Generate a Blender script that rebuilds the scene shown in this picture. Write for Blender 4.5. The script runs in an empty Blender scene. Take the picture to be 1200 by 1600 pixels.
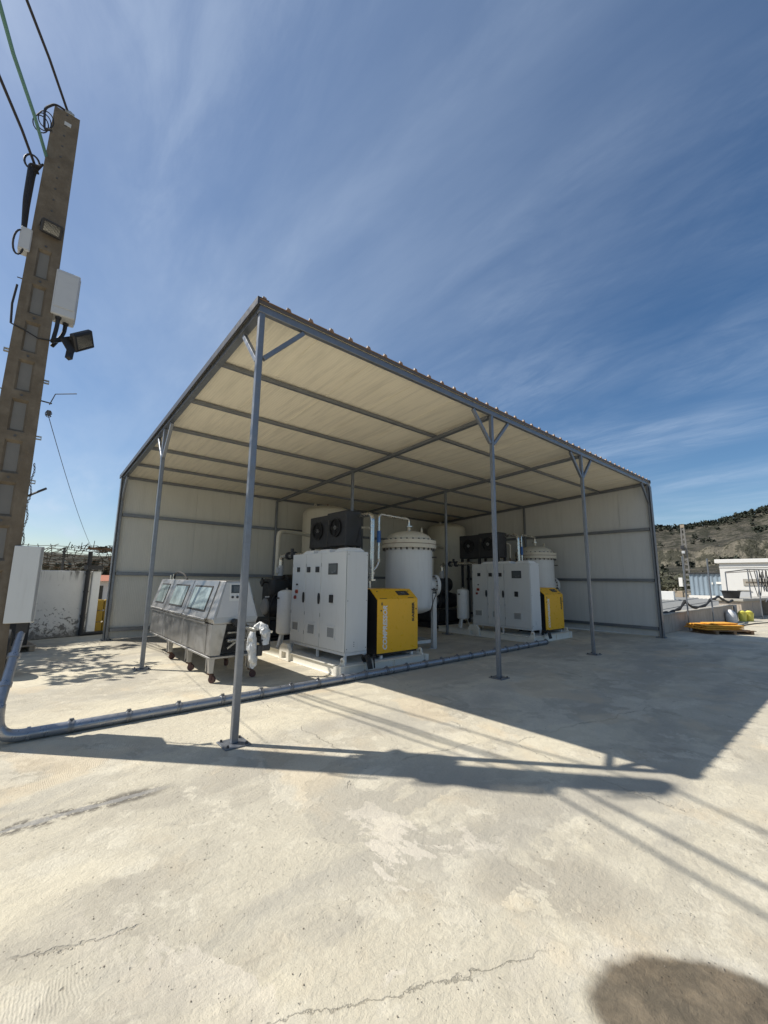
import bpy, bmesh, math, random
from mathutils import Vector, Matrix, noise as mnoise
random.seed(7)
C = bpy.context.scene
COL = C.collection
R = math.radians

# ------------------------------------------------------------------ camera
cam_d = bpy.data.cameras.new('camera'); cam = bpy.data.objects.new('camera', cam_d); COL.objects.link(cam)
C.camera = cam
yaw, pitch, roll, FPX = 0.7072, 0.1626, 0.0115, 644.8
fw = Vector((math.sin(yaw)*math.cos(pitch), math.cos(yaw)*math.cos(pitch), math.sin(pitch)))
rt = Vector((math.cos(yaw), -math.sin(yaw), 0)); up = rt.cross(fw)
r2 = rt*math.cos(roll)+up*math.sin(roll); u2 = up*math.cos(roll)-rt*math.sin(roll)
m = Matrix((r2, u2, -fw)).transposed().to_4x4(); m.translation = Vector((-1.7816, -4.3717, 1.65))
cam.matrix_world = m
cam_d.sensor_fit = 'VERTICAL'; cam_d.sensor_height = 36.0; cam_d.lens = FPX/1600*36.0
cam_d.clip_start = 0.05; cam_d.clip_end = 6000

# ------------------------------------------------------------------ light
SUN = Vector((-2.88, 3.17, 4.95)).normalized()
W = bpy.data.worlds.new('World'); C.world = W; W.use_nodes = True
sl = bpy.data.lights.new('sun', 'SUN'); sl.energy = 4.3; sl.angle = R(0.5); sl.color = (1.0, 0.95, 0.86)
so = bpy.data.objects.new('sun', sl); COL.objects.link(so); so.location = (-20, 22, 35)
so.rotation_euler = SUN.to_track_quat('Z', 'Y').to_euler()
C.view_settings.view_transform = 'Standard'; C.view_settings.look = 'None'
C.view_settings.exposure = 0.50; C.view_settings.gamma = 1.0; C.view_settings.use_curve_mapping = False


class NT:
    """small node-graph writer"""
    def __init__(s, tree): s.t = tree; s.n = tree.nodes; s.l = tree.links
    def new(s, typ, **kw):
        nd = s.n.new(typ)
        for k, v in kw.items(): setattr(nd, k, v)
        return nd
    def put(s, sock, v):
        if isinstance(v, bpy.types.NodeSocket): s.l.new(v, sock)
        elif v is not None:
            if isinstance(v, (tuple, list)) and len(v) == 3 and sock.type == 'RGBA': v = (*v, 1)
            sock.default_value = v
    def math(s, op, a, b=None, c=None, clamp=False):
        nd = s.new('ShaderNodeMath', operation=op, use_clamp=clamp)
        for i, v in enumerate((a, b, c)):
            if v is not None: s.put(nd.inputs[i], v)
        return nd.outputs[0]
    def vmath(s, op, a, b=None, out=0):
        nd = s.new('ShaderNodeVectorMath', operation=op)
        s.put(nd.inputs[0], a)
        if b is not None: s.put(nd.inputs[3] if op == 'SCALE' else nd.inputs[1], b)
        return nd.outputs[out]
    def noise(s, vec, scale, detail=4, rough=.55, dist=0., col=False):
        nd = s.new('ShaderNodeTexNoise'); s.put(nd.inputs['Vector'], vec)
        nd.inputs['Scale'].default_value = scale; nd.inputs['Detail'].default_value = detail
        nd.inputs['Roughness'].default_value = rough; nd.inputs['Distortion'].default_value = dist
        return nd.outputs['Color' if col else 'Fac']
    def voro(s, vec, scale, feat='F1', out='Distance'):
        nd = s.new('ShaderNodeTexVoronoi', feature=feat); s.put(nd.inputs['Vector'], vec)
        nd.inputs['Scale'].default_value = scale
        return nd.outputs[out]
    def wave(s, vec, scale, dist=0., detail=2, dirn='X'):
        nd = s.new('ShaderNodeTexWave', bands_direction=dirn); s.put(nd.inputs['Vector'], vec)
        nd.inputs['Scale'].default_value = scale; nd.inputs['Distortion'].default_value = dist
        nd.inputs['Detail'].default_value = detail
        return nd.outputs['Fac']
    def rng(s, v, a, b, c=0., d=1., smooth=True):
        nd = s.new('ShaderNodeMapRange', interpolation_type='SMOOTHSTEP' if smooth else 'LINEAR')
        s.put(nd.inputs[0], v)
        for i, q in enumerate((a, b, c, d)): s.put(nd.inputs[1+i], q)
        return nd.outputs[0]
    def mix(s, f, a, b, blend='MIX'):
        nd = s.new('ShaderNodeMix', data_type='RGBA', blend_type=blend)
        s.put(nd.inputs[0], f); s.put(nd.inputs[6], a); s.put(nd.inputs[7], b)
        return nd.outputs[2]
    def comb(s, x, y, z):
        nd = s.new('ShaderNodeCombineXYZ')
        for i, v in enumerate((x, y, z)): s.put(nd.inputs[i], v)
        return nd.outputs[0]
    def sep(s, v):
        nd = s.new('ShaderNodeSeparateXYZ'); s.put(nd.inputs[0], v); return nd.outputs
    def bump(s, h, strength=.3, dist=.01, normal=None):
        nd = s.new('ShaderNodeBump'); nd.inputs['Strength'].default_value = strength
        nd.inputs['Distance'].default_value = dist; s.put(nd.inputs['Height'], h)
        if normal is not None: s.put(nd.inputs['Normal'], normal)
        return nd.outputs[0]
    def obj(s): return s.new('ShaderNodeTexCoord').outputs['Object']
    def pos(s): return s.new('ShaderNodeNewGeometry').outputs['Position']


# ------------------------------------------------------------------ sky
w = NT(W.node_tree); w.n.clear()
sky = w.new('ShaderNodeTexSky', sky_type='NISHITA'); sky.sun_disc = False
sky.sun_elevation = math.asin(SUN.z); sky.sun_rotation = math.atan2(SUN.x, SUN.y)
sky.altitude = 300; sky.air_density = 1.0; sky.dust_density = 0.6; sky.ozone_density = 2.0
dirv = w.new('ShaderNodeTexCoord').outputs['Generated']
sx, sy, sz = w.sep(dirv)[:3]
den = w.math('ADD', w.math('MAXIMUM', sz, 0.0), 0.16)
pl = w.comb(w.math('DIVIDE', sx, den), w.math('DIVIDE', sy, den), 0.0)
mp = w.new('ShaderNodeMapping'); w.put(mp.inputs['Vector'], pl)
mp.inputs['Location'].default_value = (3.1, 1.7, 0); mp.inputs['Rotation'].default_value = (0, 0, R(-62)); mp.inputs['Scale'].default_value = (1.0, 0.36, 1.0)
c1 = w.noise(mp.outputs[0], 1.15, 9, .56, .7)
c2 = w.noise(mp.outputs[0], 3.6, 8, .62, .8)
c3 = w.noise(w.vmath('ADD', pl, (3.1, 1.7, 0)), .42, 3, .5)
wisp = w.math('MULTIPLY', w.rng(c1, .40, .74), w.rng(c2, .25, .70))
wisp = w.math('MULTIPLY', wisp, w.rng(c3, .30, .60, .35, 1.0))
veil = w.math('MULTIPLY', w.rng(c1, .35, .75), w.rng(c3, .40, .70))
# thin cirrostratus thickening towards the sun's side of the sky
sd = w.vmath('DOT_PRODUCT', dirv, (SUN.x, SUN.y, SUN.z), 1)
haze = w.math('MULTIPLY', w.rng(sd, .05, .85), w.math('ADD', .35, w.math('MULTIPLY', w.rng(w.noise(mp.outputs[0], .9, 7, .6, .5), .34, .66), .65)))
cl = w.math('ADD', w.math('MULTIPLY', w.math('MULTIPLY', wisp, w.rng(w.noise(mp.outputs[0], 9, 6, .65, 1.2), .25, .65, .45, 1.15)), .50), w.math('ADD', w.math('MULTIPLY', veil, .10), w.math('MULTIPLY', haze, .46)), clamp=True)
cl = w.math('MULTIPLY', cl, w.rng(sz, .0, .06))
hs = w.new('ShaderNodeHueSaturation'); hs.inputs['Saturation'].default_value = 1.22; hs.inputs['Value'].default_value = 1.0
w.put(hs.inputs['Color'], sky.outputs[0])
skyc = w.mix(cl, hs.outputs[0], (5.9, 7.0, 8.6))
bg = w.new('ShaderNodeBackground'); w.put(bg.inputs['Color'], skyc); bg.inputs['Strength'].default_value = 0.075
w.l.new(bg.outputs[0], w.new('ShaderNodeOutputWorld').inputs[0])


# ------------------------------------------------------------------ materials
def newmat(name):
    mt = bpy.data.materials.new(name); mt.use_nodes = True
    n = NT(mt.node_tree); b = n.n['Principled BSDF']
    return mt, n, b

def paint(name, col, rough=.45, metal=0., var=.10, scale=3., dirt=.0, dirtcol=(.12, .10, .08), bump=.0, bscale=60., spec=.5, streak=False):
    """painted / plain surface with slow colour drift, grime and rough variation"""
    mt, n, b = newmat(name); o = n.obj()
    f = n.noise(o, scale, 6, .6)
    lo = tuple(c*(1-var) for c in col); hi = tuple(min(1, c*(1+var)) for c in col)
    c = n.mix(f, lo, hi)
    if dirt:
        if streak:
            mpg = n.new('ShaderNodeMapping'); n.put(mpg.inputs['Vector'], o); mpg.inputs['Scale'].default_value = (9, 9, .9)
            g = n.noise(mpg.outputs[0], 1.6, 7, .65)
        else:
            g = n.noise(o, scale*2.7, 8, .7, .4)
        c = n.mix(n.math('MULTIPLY', n.rng(g, .5, .78), dirt), c, dirtcol)
    n.put(b.inputs['Base Color'], c)
    n.put(b.inputs['Roughness'], n.rng(n.noise(o, scale*4, 5, .6), .25, .75, max(.03, rough-.1), min(1, rough+.12)))
    b.inputs['Metallic'].default_value = metal
    b.inputs['Specular IOR Level'].default_value = spec
    if bump: n.put(b.inputs['Normal'], n.bump(n.noise(o, bscale, 4, .6), bump, .004))
    return mt

def galvanised(name, col=(.33, .35, .38), rough=.42):
    mt, n, b = newmat(name); o = n.obj()
    v = n.voro(o, 28, 'F1', 'Color'); sp = n.sep(v)[0]
    f = n.noise(o, 5, 6, .6)
    c = n.mix(f, tuple(x*.78 for x in col), tuple(x*1.2 for x in col))
    c = n.mix(n.math('MULTIPLY', sp, .22), c, tuple(x*1.35 for x in col))
    n.put(b.inputs['Base Color'], c); b.inputs['Metallic'].default_value = .65
    n.put(b.inputs['Roughness'], n.rng(n.noise(o, 14, 5, .6), .25, .75, rough-.1, rough+.16))
    return mt

def stainless(name):
    mt, n, b = newmat(name); o = n.obj()
    mpg = n.new('ShaderNodeMapping'); n.put(mpg.inputs['Vector'], o); mpg.inputs['Scale'].default_value = (3, 1, 90)
    br = n.noise(mpg.outputs[0], 3, 5, .6); f = n.noise(o, 2.6, 7, .65, .5)
    c = n.mix(f, (.36, .355, .345), (.54, .53, .515))
    c = n.mix(n.math('MULTIPLY', n.rng(n.noise(o, 3.2, 7, .62), .50, .72), .50), c, (.17, .16, .145))
    n.put(b.inputs['Base Color'], c); b.inputs['Metallic'].default_value = .9
    n.put(b.inputs['Roughness'], n.rng(f, .3, .7, .28, .50))
    n.put(b.inputs['Normal'], n.bump(n.math('ADD', n.math('MULTIPLY', br, .3), n.noise(o, 2.2, 2)), .12, .01))
    return mt

def concrete_yard():
    mt, n, b = newmat('yard concrete'); o = n.pos()
    warp = n.vmath('ADD', o, n.vmath('SCALE', n.vmath('SUBTRACT', n.noise(o, 1.7, 4, .6, col=True), (.5, .5, .5)), .55))
    wf = n.vmath('ADD', o, n.vmath('SCALE', n.vmath('SUBTRACT', n.noise(o, 9, 4, .6, col=True), (.5, .5, .5)), .09))
    mpg = n.new('ShaderNodeMapping'); n.put(mpg.inputs['Vector'], warp)
    mpg.inputs['Rotation'].default_value = (0, 0, R(24)); mpg.inputs['Scale'].default_value = (.42, 1.25, 1)
    big = n.noise(o, .33, 5, .55); med = n.noise(mpg.outputs[0], .9, 7, .6, .6); sm = n.noise(wf, 3.4, 7, .62, .3)
    fine = n.noise(o, 38, 5, .7); grit = n.noise(o, 160, 3, .7)
    LIGHT, GREY, TAN, PALE = (.60, .55, .44), (.40, .37, .315), (.52, .44, .325), (.66, .615, .515)
    c = n.mix(n.rng(big, .34, .66), LIGHT, (.52, .485, .405))
    c = n.mix(n.math('MULTIPLY', n.rng(med, .47, .62), .80), c, GREY)
    c = n.mix(n.math('MULTIPLY', n.rng(n.noise(warp, 1.3, 6, .65), .50, .72), .55), c, TAN)
    # pale laitance that has flaked with sharp edges
    fl = n.noise(wf, .8, 6, .58, .4)
    flake = n.math('MULTIPLY', n.rng(fl, .535, .552), n.rng(n.noise(o, .28, 3), .42, .56))
    c = n.mix(n.math('MULTIPLY', flake, .65), c, PALE)
    flake2 = n.math('MULTIPLY', n.rng(n.noise(wf, 1.15, 6, .6, .5), .585, .60), n.rng(n.noise(o, .5, 3), .50, .60))
    c = n.mix(n.math('MULTIPLY', flake2, .6), c, (.33, .30, .25))
    c = n.mix(n.math('MULTIPLY', n.rng(sm, .38, .62), .18), c, (.38, .345, .28))
    blot = n.noise(wf, 1.05, 9, .68, .5)
    c = n.mix(n.math('MULTIPLY', n.rng(blot, .54, .68), .42), c, (.34, .31, .255))
    c = n.mix(n.math('MULTIPLY', n.rng(n.noise(wf, 2.3, 8, .7, .3), .54, .62), .55), c, (.68, .635, .53))
    # dark scuffs and pits
    pv = n.voro(wf, 17, 'F1'); pid = n.sep(n.voro(wf, 17, 'F1', 'Color'))[0]
    pit = n.math('MULTIPLY', n.rng(pv, .06, .15, 1, 0), n.rng(pid, .72, .80))
    pv2 = n.voro(o, 55, 'F1'); pid2 = n.sep(n.voro(o, 55, 'F1', 'Color'))[1]
    pit2 = n.math('MULTIPLY', n.math('MULTIPLY', n.rng(pv2, .10, .28, 1, 0), n.rng(pid2, .80, .86)), n.rng(sm, .42, .6))
    pits = n.math('MAXIMUM', pit, pit2)
    c = n.mix(n.math('MULTIPLY', pits, .55), c, (.13, .115, .095))
    sc = n.math('MULTIPLY', n.rng(n.noise(wf, 6.5, 8, .72, .8), .64, .72), n.rng(n.noise(o, .9, 3), .45, .62))
    c = n.mix(n.math('MULTIPLY', sc, .45), c, (.20, .18, .155))
    # hairline cracks
    cv = n.voro(n.vmath('ADD', o, n.vmath('SCALE', n.vmath('SUBTRACT', n.noise(o, 2.1, 6, .68, col=True), (.5, .5, .5)), .30)), .27, 'DISTANCE_TO_EDGE')
    crack = n.math('MULTIPLY', n.rng(cv, .0008, .0026, 1, 0), n.rng(n.noise(wf, .9, 5, .6), .50, .53))
    c = n.mix(n.math('MULTIPLY', crack, .32), c, (.12, .105, .085))
    # fine speckle
    c = n.mix(n.math('MULTIPLY', n.rng(n.noise(wf, 15, 8, .74, .5), .50, .68), .17), c, (.37, .33, .265))
    c = n.mix(n.math('MULTIPLY', n.rng(fine, .3, .75), .28), c, (.34, .31, .265))
    c = n.mix(n.math('MULTIPLY', n.rng(grit, .52, .75), .18), c, (.25, .23, .195))
    mq = n.new('ShaderNodeMapping'); n.put(mq.inputs['Vector'], warp); mq.inputs['Rotation'].default_value = (0, 0, R(-38)); mq.inputs['Scale'].default_value = (.34, 1.0, 1)
    smear = n.noise(mq.outputs[0], .95, 6, .58, .4)
    c = n.mix(n.math('MULTIPLY', n.rng(smear, .50, .63), .62), c, (.385, .362, .318))
    c = n.mix(n.math('MULTIPLY', n.rng(smear, .36, .46, 1, 0), .50), c, (.66, .60, .47))
    c = n.mix(n.math('MULTIPLY', n.rng(n.noise(wf, .62, 5, .55, .3), .56, .62), .45), c, (.60, .50, .36))
    c = n.mix(1.0, c, (.965, .955, .915), 'MULTIPLY')
    # ---- stains with a place of their own
    px_, py_, _ = n.sep(n.vmath('ADD', o, n.vmath('SCALE', n.vmath('SUBTRACT', n.noise(o, 5, 5, .6, col=True), (.5, .5, .5)), .12)))[:3]
    def ell(cx, cy, a, bb, ang, soft0, soft1):
        ca, sa = math.cos(ang), math.sin(ang)
        dx = n.math('SUBTRACT', px_, cx); dy = n.math('SUBTRACT', py_, cy)
        u = n.math('ADD', n.math('MULTIPLY', dx, ca/a), n.math('MULTIPLY', dy, sa/a))
        v = n.math('ADD', n.math('MULTIPLY', dx, -sa/bb), n.math('MULTIPLY', dy, ca/bb))
        d = n.math('SQRT', n.math('ADD', n.math('MULTIPLY', u, u), n.math('MULTIPLY', v, v)))
        return n.rng(d, soft0, soft1, 1, 0)
    damp = ell(.40, -3.76, .44, .27, R(-42), .86, 1.08)
    dampc = n.mix(n.rng(n.noise(wf, 7, 6, .65), .36, .66), (.056, .041, .025), (.145, .110, .070))
    c = n.mix(n.math('MULTIPLY', damp, .88), c, dampc)
    halo = n.math('SUBTRACT', ell(.40, -3.76, .44, .27, R(-42), 1.08, 1.36), damp, clamp=True)
    c = n.mix(n.math('MULTIPLY', n.math('MULTIPLY', halo, n.rng(sm, .4, .6)), .22), c, (.62, .60, .55))
    # repaired joint: grey mortar with dark ragged margin
    wob = n.math('MULTIPLY', n.math('SUBTRACT', n.noise(o, 4, 5, .65), .5), .10)
    dj = n.math('ABSOLUTE', n.math('ADD', n.math('SUBTRACT', n.math('ADD', py_, n.math('MULTIPLY', n.math('SUBTRACT', px_, -1.7), .03)), -.485), wob))
    lim = n.math('MULTIPLY', n.rng(px_, -.95, -.60, 1, 0), n.rng(px_, -9, -3.2))
    jm = n.math('MULTIPLY', n.rng(n.math('ADD', dj, n.math('MULTIPLY', n.math('SUBTRACT', n.noise(o, 9, 6, .7), .5), .08)), .022, .034, 1, 0), lim); jd = n.math('MULTIPLY', n.rng(dj, .045, .12, 1, 0), lim)
    c = n.mix(n.math('MULTIPLY', n.math('MULTIPLY', jd, n.rng(n.noise(o, 8, 9, .78), n.rng(px_, -1.9, -.9, .47, .40), n.rng(px_, -1.9, -.9, .58, .50))), .88), c, (.10, .09, .075))
    c = n.mix(n.math('MULTIPLY', jm, .75), c, (.29, .28, .262))
    # grey worn zone right of centre
    worn = n.math('MULTIPLY', ell(.62, -3.02, .52, .27, R(-42), .6, 1.2), n.rng(n.noise(wf, 2.2, 6, .6, .5), .40, .42))
    c = n.mix(n.math('MULTIPLY', worn, .8), c, (.36, .325, .26))
    rl = n.math('ABSOLUTE', n.math('ADD', n.math('ADD', n.math('SUBTRACT', py_, -2.76), n.math('MULTIPLY', n.math('ADD', px_, .79), .479)), n.math('MULTIPLY', n.math('SUBTRACT', n.noise(o, 6, 6, .7), .5), .20)))
    rl = n.math('MULTIPLY', n.rng(rl, .001, .006, 1, 0), n.math('MULTIPLY', n.rng(px_, -1.3, -.9), n.rng(px_, .05, .3, 1, 0)))
    c = n.mix(n.math('MULTIPLY', rl, .40), c, (.15, .13, .10))
    zone = n.math('MULTIPLY', ell(.72, -2.15, 1.25, .85, R(-42), .45, 1.15), n.rng(n.noise(wf, 1.35, 7, .60, .6), .470, .488))
    c = n.mix(n.math('MULTIPLY', zone, .78), c, (.375, .345, .285))
    zone2 = n.math('MULTIPLY', ell(-.25, -2.2, 1.3, .9, R(-42), .5, 1.2), n.rng(n.noise(wf, 1.0, 7, .62, .6), .545, .562))
    c = n.mix(n.math('MULTIPLY', zone2, .55), c, (.66, .60, .50))
    # darker tone towards the back under the roof, then mottled darker towards the right
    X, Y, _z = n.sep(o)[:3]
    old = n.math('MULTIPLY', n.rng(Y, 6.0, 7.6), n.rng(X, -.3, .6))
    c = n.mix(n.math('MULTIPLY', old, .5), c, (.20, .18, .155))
    mottle = n.math('MULTIPLY', n.rng(n.noise(mpg.outputs[0], .7, 6, .6), .5, .66), n.rng(X, 4, 8))
    c = n.mix(n.math('MULTIPLY', mottle, .35), c, (.24, .225, .20))
    n.put(b.inputs['Base Color'], c)
    n.put(b.inputs['Roughness'], n.rng(damp, 0, 1, .86, .62)); b.inputs['Specular IOR Level'].default_value = .28
    # relief
    rip = n.math('MULTIPLY', n.wave(n.vmath('ADD', o, n.vmath('SCALE', n.noise(o, 3, 3, .5, col=True), .08)), 24, 1.5, 2, 'X'), n.rng(n.noise(o, .8, 3), .54, .62))
    mid = n.noise(wf, 13, 8, .72, .4)
    hgt = n.math('ADD', n.math('MULTIPLY', fine, .55), n.math('MULTIPLY', sm, 1.8)); hgt = n.math('ADD', hgt, n.math('MULTIPLY', mid, 1.1)); hgt = n.math('SUBTRACT', hgt, n.math('MULTIPLY', rl, .6))
    hgt = n.math('ADD', hgt, n.math('MULTIPLY', med, 1.4)); hgt = n.math('ADD', hgt, n.math('MULTIPLY', flake, .22))
    hgt = n.math('ADD', hgt, n.math('MULTIPLY', grit, .22)); hgt = n.math('ADD', hgt, n.math('MULTIPLY', rip, .12))
    hgt = n.math('SUBTRACT', hgt, n.math('MULTIPLY', pits, .5)); hgt = n.math('SUBTRACT', hgt, n.math('MULTIPLY', crack, .8))
    n.put(b.inputs['Normal'], n.bump(hgt, .75, .014))
    return mt

def panel_white(name, col, axis):
    """sandwich-panel sheet with shallow microribs along its length (axis across the ribs)"""
    mt, n, b = newmat(name); o = n.obj()
    wv = n.wave(o, 7.5, .0, 0, axis)
    f = n.noise(o, 1.1, 6, .6)
    mpg = n.new('ShaderNodeMapping'); n.put(mpg.inputs['Vector'], o)
    mpg.inputs['Scale'].default_value = (6, .35, 6) if axis == 'X' and name.startswith('roof') else (4, 4, .3)
    st = n.noise(mpg.outputs[0], 2.2, 6, .6)
    c = n.mix(f, tuple(x*.93 for x in col), tuple(min(1, x*1.05) for x in col))
    c = n.mix(n.math('MULTIPLY', n.rng(st, .42, .70), .45 if name.startswith('roof') else .20), c, tuple(x*.66 for x in col))
    c = n.mix(n.math('MULTIPLY', wv, .10), c, tuple(x*.6 for x in col))
    n.put(b.inputs['Base Color'], c); n.put(b.inputs['Roughness'], n.rng(f, .3, .7, .36, .52))
    b.inputs['Specular IOR Level'].default_value = .4
    n.put(b.inputs['Normal'], n.bump(n.math('ADD', wv, n.math('MULTIPLY', st, .6)), .40, .005))
    return mt

def pole_concrete():
    mt, n, b = newmat('pole concrete'); o = n.obj()
    mpg = n.new('ShaderNodeMapping'); n.put(mpg.inputs['Vector'], o); mpg.inputs['Scale'].default_value = (7, 7, 1.0)
    st = n.noise(mpg.outputs[0], 1.5, 8, .65); f = n.noise(o, 5, 8, .65); g = n.noise(o, 60, 4, .7)
    c = n.mix(n.rng(f, .3, .7), (.120, .096, .068), (.19, .158, .118))
    c = n.mix(n.math('MULTIPLY', n.rng(st, .46, .70), .6), c, (.13, .10, .068))
    c = n.mix(n.math('MULTIPLY', n.rng(g, .5, .7), .3), c, (.15, .12, .085))
    n.put(b.inputs['Base Color'], c); b.inputs['Roughness'].default_value = .9
    n.put(b.inputs['Normal'], n.bump(n.math('ADD', g, n.math('MULTIPLY', f, 2)), .5, .006))
    return mt

def old_white_wall():
    mt, n, b = newmat('peeling whitewash'); o = n.obj(); z = n.sep(o)[2]
    f = n.noise(o, 1.4, 6, .6)
    c = n.mix(f, (.62, .60, .56), (.78, .76, .72))
    g = n.noise(o, 9, 9, .72, .5)
    low = n.rng(z, .05, 1.15, 1, 0, False)
    spots = n.rng(n.math('ADD', n.math('MULTIPLY', low, .17), g), .635, .69)
    c = n.mix(n.math('MULTIPLY', spots, .85), c, (.13, .12, .105))
    base = n.rng(n.math('ADD', n.math('MULTIPLY', n.noise(o, 3.6, 8, .7), .8), z), .38, .72, 1, 0)
    c = n.mix(n.math('MULTIPLY', base, .75), c, (.19, .18, .165))
    mpg = n.new('ShaderNodeMapping'); n.put(mpg.inputs['Vector'], o); mpg.inputs['Scale'].default_value = (7, 7, .8)
    drip = n.math('MULTIPLY', n.rng(n.noise(mpg.outputs[0], 1.7, 6, .6), .50, .62), n.rng(z, 1.45, 1.80))
    c = n.mix(n.math('MULTIPLY', drip, .85), c, (.10, .095, .085))
    n.put(b.inputs['Base Color'], c); b.inputs['Roughness'].default_value = .92
    n.put(b.inputs['Normal'], n.bump(n.math('SUBTRACT', n.noise(o, 14, 6, .65), spots), .5, .012))
    return mt

def dirty_glass():
    mt, n, b = newmat('misted pane'); o = n.obj()
    mpg = n.new('ShaderNodeMapping'); n.put(mpg.inputs['Vector'], o); mpg.inputs['Scale'].default_value = (6, 9, .8)
    st = n.noise(mpg.outputs[0], 1.3, 6, .6); bnd = n.noise(o, 2.4, 5, .6, .6)
    c = n.mix(n.rng(bnd, .32, .66), (.06, .08, .082), (.27, .33, .33))
    c = n.mix(n.math('MULTIPLY', n.rng(st, .5, .72), .5), c, (.50, .54, .53))
    n.put(b.inputs['Base Color'], c); b.inputs['Roughness'].default_value = .16; b.inputs['Specular IOR Level'].default_value = .6
    return mt

def hill_mat():
    mt, n, b = newmat('scrub hillside'); o = n.pos(); g = n.new('ShaderNodeNewGeometry')
    nz = n.sep(g.outputs['Normal'])[2]
    f1 = n.noise(o, .012, 9, .62, .6); f2 = n.noise(o, .055, 8, .68, .3); f3 = n.noise(o, .22, 4, .7)
    mpg = n.new('ShaderNodeMapping'); n.put(mpg.inputs['Vector'], o); mpg.inputs['Scale'].default_value = (1, 1, 7)
    terr = n.noise(mpg.outputs[0], .03, 7, .6)
    c = n.mix(n.rng(f1, .38, .62), (.060, .057, .048), (.120, .110, .090))
    c = n.mix(n.math('MULTIPLY', n.rng(terr, .50, .68), .6), c, (.165, .145, .112))
    cliff = n.math('MULTIPLY', n.rng(nz, .80, .93, 1, 0), n.rng(f2, .38, .62, .35, 1))
    c = n.mix(n.math('MULTIPLY', cliff, .85), c, (.29, .26, .20))
    c = n.mix(n.math('MULTIPLY', n.rng(f2, .47, .55), .85), c, (.040, .042, .032))
    c = n.mix(n.math('MULTIPLY', n.rng(f3, .53, .62), .7), c, (.035, .036, .022))
    n.put(b.inputs['Base Color'], c); b.inputs['Roughness'].default_value = 1; b.inputs['Specular IOR Level'].default_value = .05
    n.put(b.inputs['Normal'], n.bump(n.math('ADD', f2, f3), .8, 6.))
    return mt

def foliage(name, a, bcol):
    mt, n, b = newmat(name); o = n.pos()
    oi = n.new('ShaderNodeObjectInfo')
    f = n.noise(o, 2.5, 4, .6)
    n.put(b.inputs['Base Color'], n.mix(n.rng(f, .35, .65), a, bcol)); b.inputs['Roughness'].default_value = .75
    b.inputs['Specular IOR Level'].default_value = .25
    return mt

def earth():
    mt, n, b = newmat('dry earth'); o = n.pos()
    f = n.noise(o, .12, 8, .65); g = n.noise(o, 2.5, 6, .7)
    c = n.mix(n.rng(f, .36, .64), (.20, .165, .115), (.32, .275, .20))
    c = n.mix(n.math('MULTIPLY', n.rng(g, .5, .66), .6), c, (.10, .09, .055))
    n.put(b.inputs['Base Color'], c); b.inputs['Roughness'].default_value = .97
    n.put(b.inputs['Normal'], n.bump(g, .5, .05))
    return mt

def wood(name, a, bcol):
    mt, n, b = newmat(name); o = n.obj()
    mpg = n.new('ShaderNodeMapping'); n.put(mpg.inputs['Vector'], o); mpg.inputs['Scale'].default_value = (2, 26, 26)
    f = n.noise(mpg.outputs[0], 1.8, 6, .6)
    c = n.mix(n.rng(f, .3, .7), a, bcol)
    c = n.mix(n.math('MULTIPLY', n.rng(n.noise(o, 6, 6, .7), .5, .7), .45), c, tuple(x*.45 for x in a))
    n.put(b.inputs['Base Color'], c); b.inputs['Roughness'].default_value = .8
    n.put(b.inputs['Normal'], n.bump(f, .35, .004))
    return mt

M = {}
M['yard'] = concrete_yard(); M['earth'] = earth(); M['hill'] = hill_mat()
M['galv'] = galvanised('galvanised tube', (.205, .22, .245), .40); M['clampm'] = paint('dull clamp steel', (.24, .245, .255), .4, metal=.6, var=.2)
M['duct'] = galvanised('galvanised duct', (.30, .315, .345), .32)
M['roofpanel'] = panel_white('roof panel lining', (.87, .80, .645), 'X')
M['wallpanel_b'] = panel_white('back wall panel', (.63, .625, .575), 'X')
M['wallpanel_r'] = panel_white('side wall panel', (.62, .62, .595), 'Y')
M['terracotta'] = paint('terracotta roof sheet', (.27, .17, .11), .5, var=.15)
M['trimbrown'] = paint('edge trim', (.10, .085, .075), .5, var=.2)
M['trim'] = paint('dark verge trim', (.045, .045, .05), .45)
M['lathe'] = paint('bare flashing', (.30, .255, .22), .5, var=.15)
M['steel'] = stainless('brushed stainless'); M['glass'] = dirty_glass()
M['pipe'] = paint('polished pipe', (.62, .61, .57), .25, metal=.9, var=.08)
M['cab'] = paint('light grey cabinet enamel', (.62, .63, .62), .38, var=.04, dirt=.18, dirtcol=(.36, .35, .32), streak=True)
M['cabdark'] = paint('vent mesh grey', (.26, .265, .265), .6)
M['tankw'] = paint('white tank enamel', (.66, .66, .64), .38, var=.05, dirt=.25, dirtcol=(.40, .37, .31), streak=True)
M['cream'] = paint('cream tank enamel', (.60, .565, .47), .42, var=.06, dirt=.30, dirtcol=(.34, .29, .21), streak=True)
M['skid'] = paint('off white skid paint', (.74, .71, .63), .5, var=.06, dirt=.25, dirtcol=(.27, .22, .16))
M['yellow'] = paint('yellow enamel', (.86, .46, .02), .34, var=.05, dirt=.15, dirtcol=(.33, .23, .05))
M['white'] = paint('white paint', (.78, .78, .76), .5, var=.04, dirt=.25, dirtcol=(.42, .40, .36))
M['black'] = paint('black enamel', (.018, .018, .02), .45, var=.25)
M['charcoal'] = paint('charcoal sheet', (.035, .036, .04), .5, var=.2)
M['rubber'] = paint('black rubber', (.02, .02, .02), .7, var=.3)
M['screen'] = paint('dark screen', (.03, .034, .038), .15)
M['lcd'] = paint('grey display', (.085, .095, .10), .2)
M['red'] = paint('red plastic', (.22, .025, .02), .4)
M['orange'] = paint('orange plastic', (.55, .16, .03), .4)
M['blue'] = paint('blue tape', (.03, .12, .36), .45)
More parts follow.
